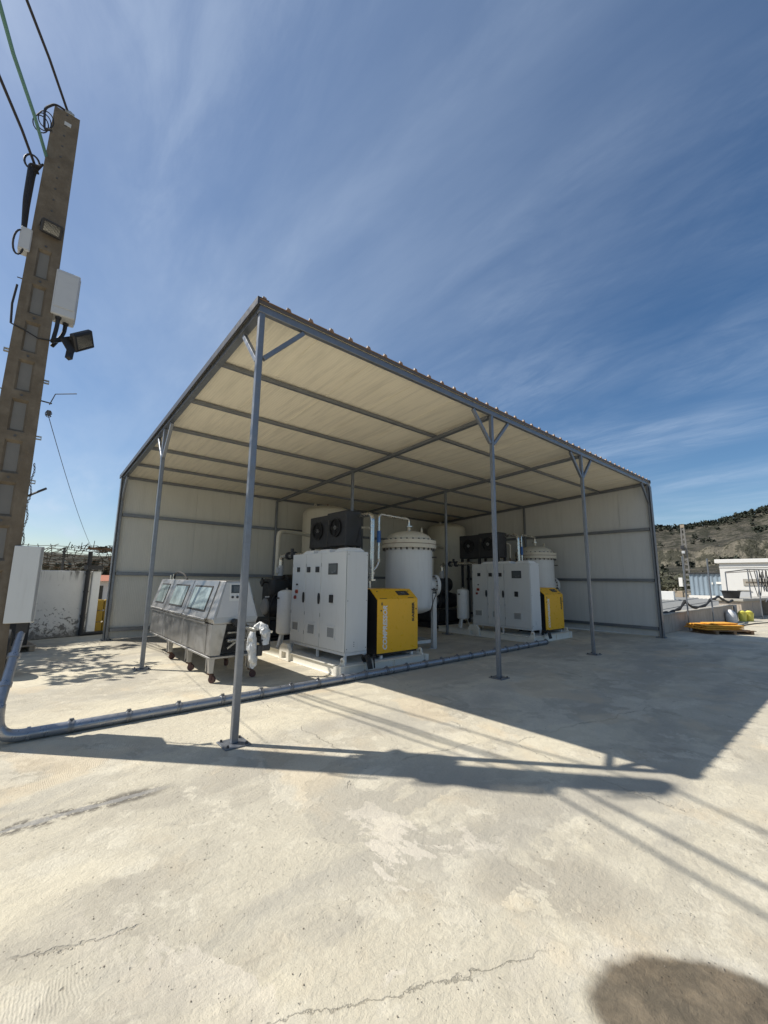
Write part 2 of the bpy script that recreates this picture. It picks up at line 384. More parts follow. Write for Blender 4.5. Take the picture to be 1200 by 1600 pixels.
M['rust'] = paint('rusty iron', (.13, .075, .045), .9, var=.3, bump=.4)
M['caster'] = paint('worn red caster', (.085, .04, .034), .6, var=.25)
M['bolt'] = paint('dark bolt', (.10, .095, .09), .5, metal=.5)
M['rawbolt'] = paint('zinc bolt', (.5, .47, .40), .4, metal=.7)
M['pole'] = pole_concrete(); M['polein'] = paint('recess cement', (.185, .178, .165), .9, var=.15, scale=6, dirt=.4, dirtcol=(.20, .18, .15), bump=.4)
M['plastic'] = paint('grey plastic box', (.50, .51, .52), .45, var=.05, dirt=.2, dirtcol=(.3, .29, .27))
M['cable'] = paint('black cable', (.025, .023, .024), .6); M['green'] = paint('weathered green cable', (.10, .23, .20), .55, var=.2)
M['lamp'] = paint('lamp glass', (.55, .52, .44), .2)
M['whitewall'] = old_white_wall()
M['yblock'] = paint('yellow block paint', (.36, .235, .035), .85, var=.2, scale=5, dirt=.6, dirtcol=(.16, .11, .05), bump=.5)
M['conc'] = paint('grey cement', (.36, .34, .30), .92, var=.15, dirt=.5, dirtcol=(.16, .14, .11), bump=.5)
M['lowwall'] = paint('stained low wall', (.42, .36, .30), .9, var=.14, dirt=.75, dirtcol=(.12, .085, .06), streak=True, bump=.4)
M['sheet'] = paint('blue grey sheet', (.22, .28, .335), .5, var=.1, dirt=.3, dirtcol=(.14, .15, .16), streak=True)
M['farwhite'] = paint('far whitewash', (.72, .71, .68), .85, var=.05, scale=1., dirt=.25, dirtcol=(.45, .42, .37), streak=True)  # even whitewash colour of the far walls and signs
M['grey'] = paint('fibre cement sheet', (.34, .335, .31), .9, var=.18, dirt=.5, dirtcol=(.17, .16, .14))
M['planks'] = wood('ochre boards', (.66, .29, .03), (.78, .40, .055)); M['brownwood'] = wood('brown pallet wood', (.17, .105, .06), (.26, .17, .10))
M['oldwood'] = wood('weathered wood', (.30, .24, .17), (.40, .33, .25))
M['pebble'] = paint('pebble', (.20, .17, .13), .9, var=.4, scale=1.5)
M['bag'] = paint('white sack', (.66, .66, .66), .7, var=.1, bump=.6, bscale=20)
M['wrap'] = paint('white film wrap', (.62, .62, .61), .22, var=.25, scale=12, dirt=.7, dirtcol=(.10, .10, .11), bump=1., bscale=30)
M['bucket'] = paint('lemon plastic', (.60, .55, .10), .4)
M['leaf'] = foliage('dry vine', (.030, .028, .018), (.065, .055, .035))
M['pine'] = foliage('pine needles', (.022, .027, .018), (.042, .048, .032)); M['olive'] = foliage('olive leaves', (.045, .048, .03), (.085, .085, .055))
M['bark'] = paint('bark', (.09, .065, .045), .95, var=.3, bump=.6, bscale=25)
M['tile'] = paint('red clay tile', (.36, .13, .07), .8, var=.2)
M['stained'] = paint('rust streak flange', (.62, .57, .46), .45, var=.08, dirt=.5, dirtcol=(.35, .19, .09))


# ------------------------------------------------------------------ mesh helpers
class MB:
    def __init__(s): s.bm = bmesh.new(); s.smooth = False
    def _xf(s, vs, mat):
        bmesh.ops.transform(s.bm, matrix=mat, verts=vs)
    def box(s, c, d, rot=None, bev=0., seg=1):
        g = bmesh.ops.create_cube(s.bm, size=1.0); vs = g['verts']
        s._xf(vs, Matrix.Diagonal((d[0], d[1], d[2], 1)))
        if bev:
            es = list({e for v in vs for e in v.link_edges})
            r_ = bmesh.ops.bevel(s.bm, geom=es, offset=bev, segments=seg, affect='EDGES', profile=.5)
            vs = list({v for f in r_['faces'] for v in f.verts} | {v for v in vs if v.is_valid})
            # gather whole island
            seen = set(vs); st = list(vs)
            while st:
                v = st.pop()
                for e in v.link_edges:
                    o_ = e.other_vert(v)
                    if o_ not in seen: seen.add(o_); st.append(o_)
            vs = list(seen)
        mt = Matrix.Translation(c)
        if rot is not None: mt = mt @ (rot if isinstance(rot, Matrix) else Matrix.Rotation(rot, 4, 'Z'))
        s._xf(vs, mt); return s
    def span(s, x0, x1, y0, y1, z0, z1, bev=0.):
        return s.box(((x0+x1)/2, (y0+y1)/2, (z0+z1)/2), (abs(x1-x0), abs(y1-y0), abs(z1-z0)), bev=bev)
    def beam(s, a, b, w, h, roll=0., bev=0.):
        a, b = Vector(a), Vector(b); d = b-a
        q = d.to_track_quat('X', 'Z').to_matrix().to_4x4()
        return s.box((a+b)/2, (d.length, w, h), q @ Matrix.Rotation(roll, 4, 'X'), bev)
    def cyl(s, a, b, r, r2=None, n=16, cap=True):
        a, b = Vector(a), Vector(b); d = b-a
        g = bmesh.ops.create_cone(s.bm, cap_ends=cap, segments=n, radius1=r, radius2=r if r2 is None else r2, depth=d.length)
        s._xf(g['verts'], Matrix.Translation((a+b)/2) @ d.to_track_quat('Z', 'Y').to_matrix().to_4x4()); s.smooth = True
        return s
    def tube(s, pts, r, n=8, closed=False, cap=True):
        pts = [Vector(p) for p in pts]; N = len(pts); rings = []
        prev = None
        for i, p in enumerate(pts):
            if closed: t = (pts[(i+1) % N]-pts[i-1]).normalized()
            else: t = (pts[min(i+1, N-1)]-pts[max(i-1, 0)]).normalized()
            if prev is None:
                u = t.orthogonal().normalized()
            else:
                u = (prev-t*prev.dot(t)).normalized()
            prev = u; v = t.cross(u); rr = r[i] if isinstance(r, (list, tuple)) else r
            rings.append([s.bm.verts.new(p+u*(rr*math.cos(6.28318*k/n))+v*(rr*math.sin(6.28318*k/n))) for k in range(n)])
        for i in range(N if closed else N-1):
            A, B = rings[i], rings[(i+1) % N]
            for k in range(n): s.bm.faces.new((A[k], A[(k+1) % n], B[(k+1) % n], B[k]))
        if not closed and cap:
            s.bm.faces.new(rings[0][::-1]); s.bm.faces.new(rings[-1])
        s.smooth = True; return s
    def lathe(s, prof, n=32, c=(0, 0, 0), mat=None):
        c = Vector(c); rings = []
        for r_, z in prof:
            if r_ < 1e-5: rings.append([s.bm.verts.new(c+Vector((0, 0, z)))])
            else: rings.append([s.bm.verts.new(c+Vector((r_*math.cos(6.28318*k/n), r_*math.sin(6.28318*k/n), z))) for k in range(n)])
        for A, B in zip(rings, rings[1:]):
            if len(A) == 1 and len(B) == 1: continue
            for k in range(n):
                k2 = (k+1) % n
                if len(A) == 1: s.bm.faces.new((A[0], B[k2], B[k]))
                elif len(B) == 1: s.bm.faces.new((A[k], A[k2], B[0]))
                else: s.bm.faces.new((A[k], A[k2], B[k2], B[k]))
        if mat is not None: s._xf([v for r_ in rings for v in r_], mat)
        s.smooth = True; return s
    def prism(s, poly, vec):
        """closed polygon (3-D points) extruded by vec"""
        vec = Vector(vec); A = [s.bm.verts.new(Vector(p)) for p in poly]; B = [s.bm.verts.new(Vector(p)+vec) for p in poly]
        s.bm.faces.new(A[::-1]); s.bm.faces.new(B)
        for i in range(len(A)): s.bm.faces.new((A[i], A[(i+1) % len(A)], B[(i+1) % len(A)], B[i]))
        return s
    def quad(s, *p):
        s.bm.faces.new([s.bm.verts.new(Vector(q)) for q in p]); return s
    def build(s, name, mat, parent=None, bevel=0., ang=35):
        if s.smooth is False or True: bmesh.ops.recalc_face_normals(s.bm, faces=s.bm.faces[:])
        me = bpy.data.meshes.new(name); s.bm.to_mesh(me); s.bm.free()
        me.materials.append(mat)
        o = bpy.data.objects.new(name, me); COL.objects.link(o); o.parent = parent
        if s.smooth:
            me.polygons.foreach_set('use_smooth', [True]*len(me.polygons)); me.set_sharp_from_angle(angle=R(ang))
        if bevel:
            md = o.modifiers.new('bevel', 'BEVEL'); md.width = bevel; md.segments = 2; md.limit_method = 'ANGLE'; md.angle_limit = R(40)
        return o

def tag(o, label=None, cat=None, group=None, kind=None):
    if label: o['label'] = label
    if cat: o['category'] = cat
    if group: o['group'] = group
    if kind: o['kind'] = kind
    return o
def thing(name, label, cat, loc=(0, 0, 0), rz=0., group=None):
    o = bpy.data.objects.new(name, None); COL.objects.link(o); o.location = loc; o.rotation_euler = (0, 0, rz)
    o.empty_display_size = .1
    return tag(o, label, cat, group)
def struct(o): o['kind'] = 'structure'; return o
def copy_tree(o, parent=None):
    c = o.copy(); COL.objects.link(c); c.parent = parent
    for ch in list(o.children): copy_tree(ch, c)
    return c
def arc(c, r, a0, a1, n, plane='xz'):
    out = []
    for i in range(n+1):
        a = a0+(a1-a0)*i/n; u, v = r*math.cos(a), r*math.sin(a)
        out.append((c[0]+u, c[1], c[2]+v) if plane == 'xz' else (c[0], c[1]+u, c[2]+v) if plane == 'yz' else (c[0]+u, c[1]+v, c[2]))
    return out
def fillet(pts, r, n=5):
    """round the corners of a polyline"""
    pts = [Vector(p) for p in pts]; out = [pts[0]]
    for a, b, c in zip(pts, pts[1:], pts[2:]):
        d1 = (a-b); d2 = (c-b); rr = min(r, d1.length*.49, d2.length*.49); p, q = b+d1.normalized()*rr, b+d2.normalized()*rr
        for i in range(n+1):
            t = i/n; out.append(p*(1-t)**2+b*2*t*(1-t)+q*t*t)
    return out+[pts[-1]]
def text_mesh(s, size, mat, parent, loc, rot, name='lettering', shear=0., bold=.0, extrude=.0015):
    cu = bpy.data.curves.new(name, 'FONT'); cu.body = s; cu.size = size; cu.extrude = extrude; cu.shear = shear; cu.offset = bold
    cu.align_x = 'LEFT'; cu.align_y = 'BOTTOM'; cu.resolution_u = 3
    t = bpy.data.objects.new(name, cu); COL.objects.link(t)
    dg = bpy.context.evaluated_depsgraph_get(); me = bpy.data.meshes.new_from_object(t.evaluated_get(dg))
    COL.objects.unlink(t); bpy.data.objects.remove(t)
    me.materials.clear(); me.materials.append(mat)
    o = bpy.data.objects.new(name, me); COL.objects.link(o); o.parent = parent; o.location = loc; o.rotation_euler = rot
    return o, me

# ================================================================== LARGE STRUCTURE
# ground: one earth sheet to the horizon, the concrete yard lying 4 mm above it
g = MB(); N_ = 48
ring = [(40*1.0, 0)]
g.quad((-3500, -3500, -.004), (3500, -3500, -.004), (3500, 3500, -.004), (-3500, 3500, -.004))
struct(g.build('ground', M['earth']))
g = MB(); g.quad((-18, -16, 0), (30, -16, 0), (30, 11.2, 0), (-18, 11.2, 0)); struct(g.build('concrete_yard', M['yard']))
# paler poured slab beyond the shed corner
g = MB(); g.prism([(16.6, -2.0, 0), (29, -1.9, 0), (29, -7, 0), (17.4, -7, 0)], (0, 0, .006)); struct(g.build('paved_apron', M['conc']))

# hills: a polar terrain far off
def lerp(x, xs, ys):
    if x <= xs[0]: return ys[0]
    for a, b, p, q in zip(xs, xs[1:], ys, ys[1:]):
        if x <= b: t = (x-a)/(b-a); t = t*t*(3-2*t); return p+(q-p)*t
    return ys[-1]
def ridge(azd):      # skyline elevation in degrees
    e = lerp(azd, (-70, -30, -4, 40, 60, 72, 76, 79, 82, 86, 92, 110, 140, 170), (2.0, 2.4, 2.5, 2.6, 4.6, 6.35, 6.15, 6.45, 7.2, 8.1, 9.0, 8.0, 5, 3))
    return e
CX, CY = -1.78, -4.37
def hill_z(azd, r):
    e = ridge(azd); k = e/6.5
    z = lerp(r, (240, 330, 470, 508, 530, 560, 700, 760, 900, 1150, 1600), (-3, 5, 17, 20, 43, 47, 52, 64, 900*math.tan(R(6.45)), 96, 40))*k
    a = R(azd); x, y = r*math.sin(a), r*math.cos(a)
    n1 = mnoise.noise(Vector((x*.006, y*.006, 3.1))); n2 = mnoise.noise(Vector((x*.02, y*.02, 1.7))); n3 = mnoise.noise(Vector((x*.06, y*.06, .7)))
    amp = lerp(r, (240, 420, 700, 900, 1200), (0, 5, 9, 4, 6))
    gul = abs(mnoise.noise(Vector((azd*.33, r*.0015, 9.2))))*lerp(r, (420, 500, 560, 640), (0, 16, 14, 0))
    return max(z+amp*(n1*.9+n2*.55+n3*.22)-gul, -3)
bm = bmesh.new(); azs = [-70+i*.42 for i in range(int(240/.42)+1)]
rs = [240+i*22 for i in range(9)]+[438+i*9 for i in range(20)]+[618+i*26 for i in range(14)]+[1000+i*100 for i in range(7)]
grid = []
for az in azs:
    row = []
    for r_ in rs:
        a = R(az); row.append(bm.verts.new((CX+r_*math.sin(a), CY+r_*math.cos(a), hill_z(az, r_))))
    grid.append(row)
for A, B in zip(grid, grid[1:]):
    for k in range(len(rs)-1): bm.faces.new((A[k], A[k+1], B[k+1], B[k]))
q = MB(); q.bm.free(); q.bm = bm; q.smooth = True
struct(q.build('hills', M['hill'], ang=180))

def leaf_cloud(bm, centre, rad, n, size, flat=1.):
    for _ in range(n):
        while True:
            p = Vector((random.uniform(-1, 1), random.uniform(-1, 1), random.uniform(-1, 1)))
            if .2 < p.length < 1: break
        p = Vector(centre)+Vector((p.x*rad[0], p.y*rad[1], p.z*rad[2]))
        u = Vector((random.gauss(0, 1), random.gauss(0, 1), random.gauss(0, 1)*flat)).normalized(); v = u.orthogonal().normalized()
        v = Matrix.Rotation(random.uniform(0, 6.28), 3, u) @ v; s_ = size*random.uniform(.6, 1.4)
        bm.faces.new([bm.verts.new(p+u*s_), bm.verts.new(p+v*s_*.5), bm.verts.new(p-u*s_), bm.verts.new(p-v*s_*.5)])
# wood along the ridge and in the folds of the hill
q = MB()
for _ in range(1050):
    az = random.uniform(66, 100); t = random.random()
    r_ = random.gauss(885, 22) if t < .78 else random.uniform(620, 760) if t < .9 else random.uniform(330, 480)
    if t > .78 and mnoise.noise(Vector((az*.35, r_*.01, 5))) < .02: continue
    if t < .78 and mnoise.noise(Vector((az*.5, 0, 2))) < -.28: continue
    a = R(az); z = hill_z(az, r_); h = random.uniform(4, 8)
    leaf_cloud(q.bm, (CX+r_*math.sin(a), CY+r_*math.cos(a), z+h*.5), (h*.6, h*.6, h*.55), 22, h*.30)
tag(q.build('pine_wood', M['pine']), 'dark pine wood scattered along the ridge of the scrubby hill', 'wood', kind='stuff')

# ================================================================== CANOPY SHED
XW, YD = 13.14, 8.87; XS = (0, 4.61, 8.38, XW); YM = 4.42
def zr(y): return 4.86-.43*y/YD            # underside of the roof panels
shed = thing('canopy_shed', 'large open fronted steel canopy shed with cream sandwich panel roof and walls', 'shed')
TB = .068
k = 0
for i in range(14):                           # roof panels with terracotta top skin
    x0 = -.065+i*.9475; x1 = x0+.9415
    p = MB(); p.prism([(x0, -.045, zr(-.045)+.002), (x1, -.045, zr(-.045)+.002), (x1, -.045, zr(-.045)+.035), (x0, -.045, zr(-.045)+.035)], (0, YD+.225, zr(YD+.18)-zr(-.045)))
    ro = p.build('roof_panel', M['roofpanel'], shed)
    p = MB()
    p.prism([(x0, -.07, zr(-.07)+.037), (x1, -.07, zr(-.07)+.037), (x1, -.07, zr(-.07)+.043), (x0, -.07, zr(-.07)+.043)], (0, YD+.28, zr(YD+.21)-zr(-.07)))
    for j in range(3):
        xx = x0+.06+j*.316
        z0 = zr(-.075)+.0435
        p.prism([(xx-.035, -.075, z0), (xx+.035, -.075, z0), (xx+.017, -.075, z0+.034), (xx-.017, -.075, z0+.034)], (0, YD+.285, zr(YD+.21)-zr(-.075)))
    p.build('top_sheet', M['terracotta'], ro)
    # joint cover strip seen as a pale line on the lining
    p = MB(); p.prism([(x1-.022, .05, zr(.05)-.006), (x1+.026, .05, zr(.05)-.006), (x1+.026, .05, zr(.05)+.000), (x1-.022, .05, zr(.05)+.000)], (0, YD-.1, zr(YD-.05)-zr(.05)))
    if i < 13: p.build('joint_strip', M['roofpanel'], ro)
# verge trims
for x_, sgn in ((-.08, -1), (XW+.078, 1)):
    p = MB(); p.prism([(x_-.012, -.08, zr(-.08)-.045), (x_+.012, -.08, zr(-.08)-.045), (x_+.012, -.08, zr(-.08)+.052), (x_-.012, -.08, zr(-.08)+.052)], (0, YD+.30, zr(YD+.22)-zr(-.08)))
    p.prism([(x_+.013 if sgn < 0 else x_-.133, -.08, zr(-.08)+.046), (x_+.133 if sgn < 0 else x_-.013, -.08, zr(-.08)+.046), (x_+.133 if sgn < 0 else x_-.013, -.08, zr(-.08)+.052), (x_+.013 if sgn < 0 else x_-.133, -.08, zr(-.08)+.052)], (0, YD+.30, zr(YD+.22)-zr(-.08)))
    p.build('verge_trim', M['trim'], shed)
p = MB()
for i in range(41):                           # screw caps over the front edge
    xx = -.01+i*.316
    p.cyl((xx, -.05, zr(-.05)+.078), (xx, -.05, zr(-.05)+.094), .014, n=6)
o_ = p.build('screw_cap', M['rawbolt'], shed); o_['kind'] = 'stuff'
MB().span(-.065, XW+.065, -.06, -.047, zr(-.05)-.006, zr(-.05)+.036).build('front_trim', M['trimbrown'], shed)
# front beam, back beam, side rafters, inner rafters
def tubex(x0, x1, y, zt, w=TB, h=TB): return MB().span(x0, x1, y-w/2, y+w/2, zt-h, zt, .006)
tubex(-.05, XW+.05, 0, zr(0)-.002, .07, .095).build('front_beam', M['galv'], shed)
tubex(.052, XW-.052, YD, zr(YD)-.003).build('eaves_beam', M['galv'], shed)
for i, x in enumerate(XS):
    p = MB(); dz = -.006 if i in (0, 3) else -.085
    h = .085 if i in (0, 3) else .065
    y0, y1 = .052, YD-.052
    p.prism([(x-.045, y0, zr(y0)+dz-h), (x+.045, y0, zr(y0)+dz-h), (x+.045, y0, zr(y0)+dz), (x-.045, y0, zr(y0)+dz)], (0, y1-y0, zr(y1)-zr(y0)))
    p.build('rafter', M['galv'], shed)
for y in (1.47, 2.94, 4.42, 5.9, 7.38):
    for a, b in ((.047, XS[1]-.0), (XS[1], XS[2]), (XS[2], XW-.047)):
        p = MB(); p.span(a+.002, b-.002, y-.03, y+.03, zr(y)-.076, zr(y)-.012, .004); p.build('purlin', M['galv'], shed)
# posts
def post(x, y, top, plate=True):
    p = MB(); p.span(x-TB/2, x+TB/2, y-TB/2, y+TB/2, .012, top, .007); po = p.build('post', M['galv'], shed)
    if plate:
        p = MB(); p.span(x-.13, x+.13, y-.13, y+.13, .001, .013, .002); pp = p.build('base_plate', M['galv'], po)
        for sx in (-1, 1):
            for sy in (-1, 1): MB().cyl((x+sx*.095, y+sy*.095, .013), (x+sx*.095, y+sy*.095, .034), .012, n=6).build('anchor_bolt', M['bolt'], po)
    return po
zf = zr(0)-.098
for x in XS: post(x, 0, zf)
post(0, YM, zr(YM)-.093); post(XS[1], YM, zr(YM)-.152); post(XS[2], YM, zr(YM)-.152); post(XW, YM, zr(YM)-.093)
for x in XS: post(x, YD, zr(YD)-.106)
def brace(a, b): MB().beam(a, b, .055, .055, bev=.004).build('brace', M['galv'], shed)
for x in XS:
    for s_ in (-1, 1):
        if 0 <= x+s_*.6 <= XW: brace((x+s_*.05, 0, zf-.56), (x+s_*.56, 0, zf-.02))
for y in (0, YM, YD):
    for s_ in (-1, 1):
        if 0 <= y+s_*.6 <= YD:
            brace((0, y+s_*.05, zr(y)-.68), (0, y+s_*.50, zr(y+s_*.5)-.13))
            if y == YD: brace((XW, y+s_*.05, zr(y)-.68), (XW, y+s_*.50, zr(y+s_*.5)-.13))
# walls : upright panels outside the posts with horizontal girts inside
yw = YD+.06
n_ = 13; wd = (XW+.13)/n_
for i in range(n_):
    x0 = -.06+i*wd; MB().span(x0, x0+wd-.004, yw, yw+.04, .03, zr(YD)-.01, .003).build('wall_panel', M['wallpanel_b'], shed)
xw = XW+.06; n_ = 9; wd = (YD+.11)/n_
for i in range(n_):
    y0 = -.06+i*wd
    p = MB(); p.prism([(xw, y0, .03), (xw, y0+wd-.004, .03), (xw, y0+wd-.004, zr(y0+wd)-.01), (xw, y0, zr(y0)-.01)], (.04, 0, 0)); p.build('wall_panel', M['wallpanel_r'], shed)
for z in (.26, 1.73, 3.34):
    for a, b in zip(XS, XS[1:]): MB().span(a+.053, b-.053, YD-.03, YD+.055, z-.045, z+.045, .004).build('girt', M['galv'], shed)
    for a, b in ((0, YM), (YM, YD)): MB().span(XW-.03, XW+.055, a+.053, b-.053, z-.045, z+.045, .004).build('girt', M['galv'], shed)
# edge flashing of the walls
MB().span(-.075, -.062, YD-.05, YD+.11, .02, zr(YD), .0).build('corner_flashing', M['galv'], shed)
MB().span(XW-.05, XW+.11, -.075, -.062, .02, zr(0)-.14, .0).build('corner_flashing', M['galv'], shed)

# ================================================================== EQUIPMENT PACKAGE (built once, copied for the second unit)
PK1 = Vector((2.445, 1.664, 0)); PK2 = Vector((8.742, 1.69, 0))
pkg = []
def pthing(name, labels, cat, group):
    o = thing(name, labels[0], cat, PK1, 0, group); pkg.append((o, labels)); return o
NEAR, FARR = 'nearer the utility pole', 'deeper inside the shed'

# --- skid
HS, SW, SL = .174, 2.17, 3.45
sk = pthing('skid_frame', ('off white steel skid lying half in the sun under the nearer grey cabinet', 'off white steel skid wholly in shade under the farther grey cabinet'), 'skid', 'equipment skids')
def channel_y(x, y0, y1, out):     # C section along y, web recessed under its flanges
    p = MB(); w_ = .09
    p.span(x, x+out*w_, y0, y1, HS-.014, HS); p.span(x, x+out*w_, y0, y1, .002, .016)
    p.span(x+out*.035, x+out*.047, y0, y1, .0165, HS-.0145); return p
channel_y(0, .22, SL, 1).build('side_beam', M['skid'], sk); channel_y(SW, .12, SL, -1).build('side_beam', M['skid'], sk)
p = MB(); p.prism([(.0, .0, .002), (.0, .217, .002), (.0, .217, HS-.03), (.0, .13, HS), (.0, 0, HS)], (.09, 0, 0)); p.build('corner_block', M['skid'], sk)
p = MB(); p.prism([(SW-.09, .0, .002), (SW-.09, .117, .002), (SW-.09, .117, HS), (SW-.09, 0, HS)], (.09, 0, 0)); p.build('corner_block', M['skid'], sk)
p = MB(); p.span(.092, SW-.092, .0, .10, HS-.014, HS-.001); p.span(.092, SW-.092, 0, .10, .003, .016); p.span(.092, SW-.092, .03, .042, .0165, HS-.0145)
p.span(.55, .562, .004, .029, .017, HS-.015); p.span(1.25, 1.262, .004, .029, .017, HS-.015)
p.build('front_beam', M['skid'], sk)
for yy in (1.1, 2.2, SL-.06): MB().span(.1, SW-.1, yy, yy+.06, .02, HS-.016).build('cross_beam', M['skid'], sk)
MB().span(.092, SW-.092, .103, SL-.005, HS-.013, HS-.004).build('deck_plate', M['skid'], sk)
for yy in (1.98,):                            # fork pocket bracket
    p = MB(); y0, y1 = yy-.20, yy+.20; xo = -.035
    for (a, b, c_, d) in ((y0, yy-.10, .004, .225), (yy+.10, y1, .004, .225), (yy-.10, yy+.10, .004, .035), (yy-.10, yy+.10, .170, .225)):
        p.span(xo, .034, a, b, c_, d)
    p.prism([(xo, y0, .2255), (xo, y1, .2255), (xo, y1-.10, .335), (xo, y0+.10, .335)], (.075, 0, 0))
    p.build('lifting_bracket', M['skid'], sk)
for x_ in (.10, SW-.16):                      # eye plates at the corners
    p = MB(); pr = [(x_, .02, HS+.001)]+[(x_, .10+.055*math.cos(a), HS+.075+.055*math.sin(a)) for a in [R(200-22*i) for i in range(11)]]+[(x_, .18, HS+.001)]
    p.prism(pr, (.022, 0, 0)); e = p.build('eye_plate', M['skid'], sk)
    MB().cyl((x_-.012, .10, HS+.07), (x_+.034, .10, HS+.07), .022, n=14).build('shackle_pin', M['rawbolt'], e)
MB().cyl((.045, -.012, .06), (.045, -.0005, .06), .03, n=16).build('eye_boss', M['white'], sk)

# --- control cabinet, doors on its -x face
cb = pthing('control_cabinet', ('three door light grey control cabinet standing next to the large clearly lettered yellow compressor', 'three door light grey control cabinet deeper in the shed, crossed by a galvanised post'), 'cabinet', 'grey control cabinets')
X0, X1, Y0, Y1, ZB, ZT = .167, .673, .141, 2.133, .366, 2.165
MB().span(X0+.022, X1, Y0, Y1, ZB, ZT, .004).build('body', M['cab'], cb)
MB().span(X0+.016, X0+.0215, Y0+.008, Y1-.008, ZB+.008, ZT-.008).build('gasket', M['rubber'], cb)
MB().span(X0+.03, X1-.008, Y0-.003, Y0-.0005, ZB+.012, ZT-.012).build('side_panel', M['cab'], cb)
doors = []
for a, b in ((Y0, .985), (.985, 1.572), (1.572, Y1)):
    d = MB().span(X0-.004, X0+.0155, a+.005, b-.005, ZB+.006, ZT-.006, .004).build('door', M['cab'], cb); doors.append(d)
    for zz in (ZB+.22, (ZB+ZT)/2-.3, ZT-.24): MB().span(X0-.012, X0-.0045, b-.022, b-.010, zz-.035, zz+.035, .002).build('hinge', M['cabdark'], d)
def onface(y0, y1, z0, z1, name, mat, d, t=.006, bev=.0): return MB().span(X0-.0045-t, X0-.0045, y0, y1, z0, z1, bev).build(name, mat, d)
onface(.405, .715, 1.735, 1.945, 'screen_bezel', M['charcoal'], doors[0], .008, .003)
MB().span(X0-.0150, X0-.0130, .43, .69, 1.76, 1.92).build('screen', M['lcd'], doors[0])
onface(.525, .635, 1.215, 1.36, 'switch', M['black'], doors[0], .03, .006)
for y0 in (1.045, 1.385): onface(y0, y0+.115, 1.78, 1.89, 'switch', M['black'], doors[1], .025, .005)
onface(1.81, 1.92, 1.79, 1.89, 'display', M['screen'], doors[2], .012)
for yy, zz, rr, mt_, nm in ((1.89, 1.53, .018, M['black'], 'push_button'), (1.905, 1.385, .034, M['red'], 'emergency_button'), (1.95, 1.265, .036, M['red'], 'main_switch')):
    MB().cyl((X0-.0045, yy, zz), (X0-.035, yy, zz), rr, n=14).build(nm, mt_, doors[2])
onface(1.86, 1.965, 1.345, 1.425, 'switch_plate', M['orange'], doors[2], .003)
for yy, d in ((1.605, doors[2]), (.965+.05, doors[1])):
    p = MB(); p.prism([(X0-.0048, yy+.03*math.cos(R(a))*.9, 1.275+.105*math.sin(R(a))) for a in range(0, 360, 24)], (-.028, 0, 0)); p.build('handle', M['black'], d)
for (a, b, z0, z1), d in (((.43, .72, .555, .80), doors[0]), ((1.12, 1.43, .555, .80), doors[1]), ((1.76, 2.06, .57, .795), doors[2])):
    p = MB(); X = X0-.0045; fr = .035
    p.span(X-.012, X, a, b, z0, z0+fr); p.span(X-.012, X, a, b, z1-fr, z1); p.span(X-.012, X, a, a+fr, z0+fr+.0005, z1-fr-.0005); p.span(X-.012, X, b-fr, b, z0+fr+.0005, z1-fr-.0005)
    f = p.build('vent', M['cab'], d)
    p = MB()
    for j in range(9):
        zz = z0+fr+.008+j*(z1-z0-2*fr-.012)/9; p.span(X-.006, X-.002, a+fr+.001, b-fr-.001, zz, zz+.011)
    p.build('vent_louvres', M['cabdark'], f)
p = MB()
for (x_, y_) in ((X0+.02, Y0+.005), (X1-.06, Y0+.005), (X0+.02, Y1-.045), (X1-.06, Y1-.045), (X0+.02, 1.06)): p.span(x_, x_+.04, y_, y_+.04, HS, ZB-.053)
p.span(X0+.015, X1, Y0, Y1, ZB-.052, ZB-.002); p.build('base_frame', M['cab'], cb)
for yc in (.40, 1.02, 1.60):                  # roof ventilators
    p = MB(); xa, xb, ya, yb = X0+.06, X1-.06, yc-.21, yc+.21; z = ZT+.002
    v = [p.bm.verts.new(c) for c in ((xa, ya, z), (xb, ya, z), (xb, yb, z), (xa, yb, z), (xa, ya, z+.022), (xb, ya, z+.022), (xb, yb, z+.022), (xa, yb, z+.022), (xa+.05, ya+.05, z+.07), (xb-.05, ya+.05, z+.07), (xb-.05, yb-.05, z+.07), (xa+.05, yb-.05, z+.07))]
    for L in (0, 4):
        for i in range(4): p.bm.faces.new((v[L+i], v[L+(i+1) % 4], v[L+4+(i+1) % 4], v[L+4+i]))
    p.bm.faces.new(v[8:12]); p.bm.faces.new(v[0:4][::-1]); p.build('roof_vent', M['white'], cb, .004)
for xx in (X0+.05, X1-.03):
    for zz in (ZB+.06, (ZB+ZT)/2, ZT-.06): MB().cyl((xx, Y0-.0032, zz), (xx, Y0-.007, zz), .008, n=8).build('screw', M['bolt'], cb)
# small marks on the cabinet side
for i in range(3): MB().span(.36+.0, .385, Y0-.0046, Y0-.0032, .46+i*.035, .475+i*.035).build('sticker', M['cabdark'], cb)

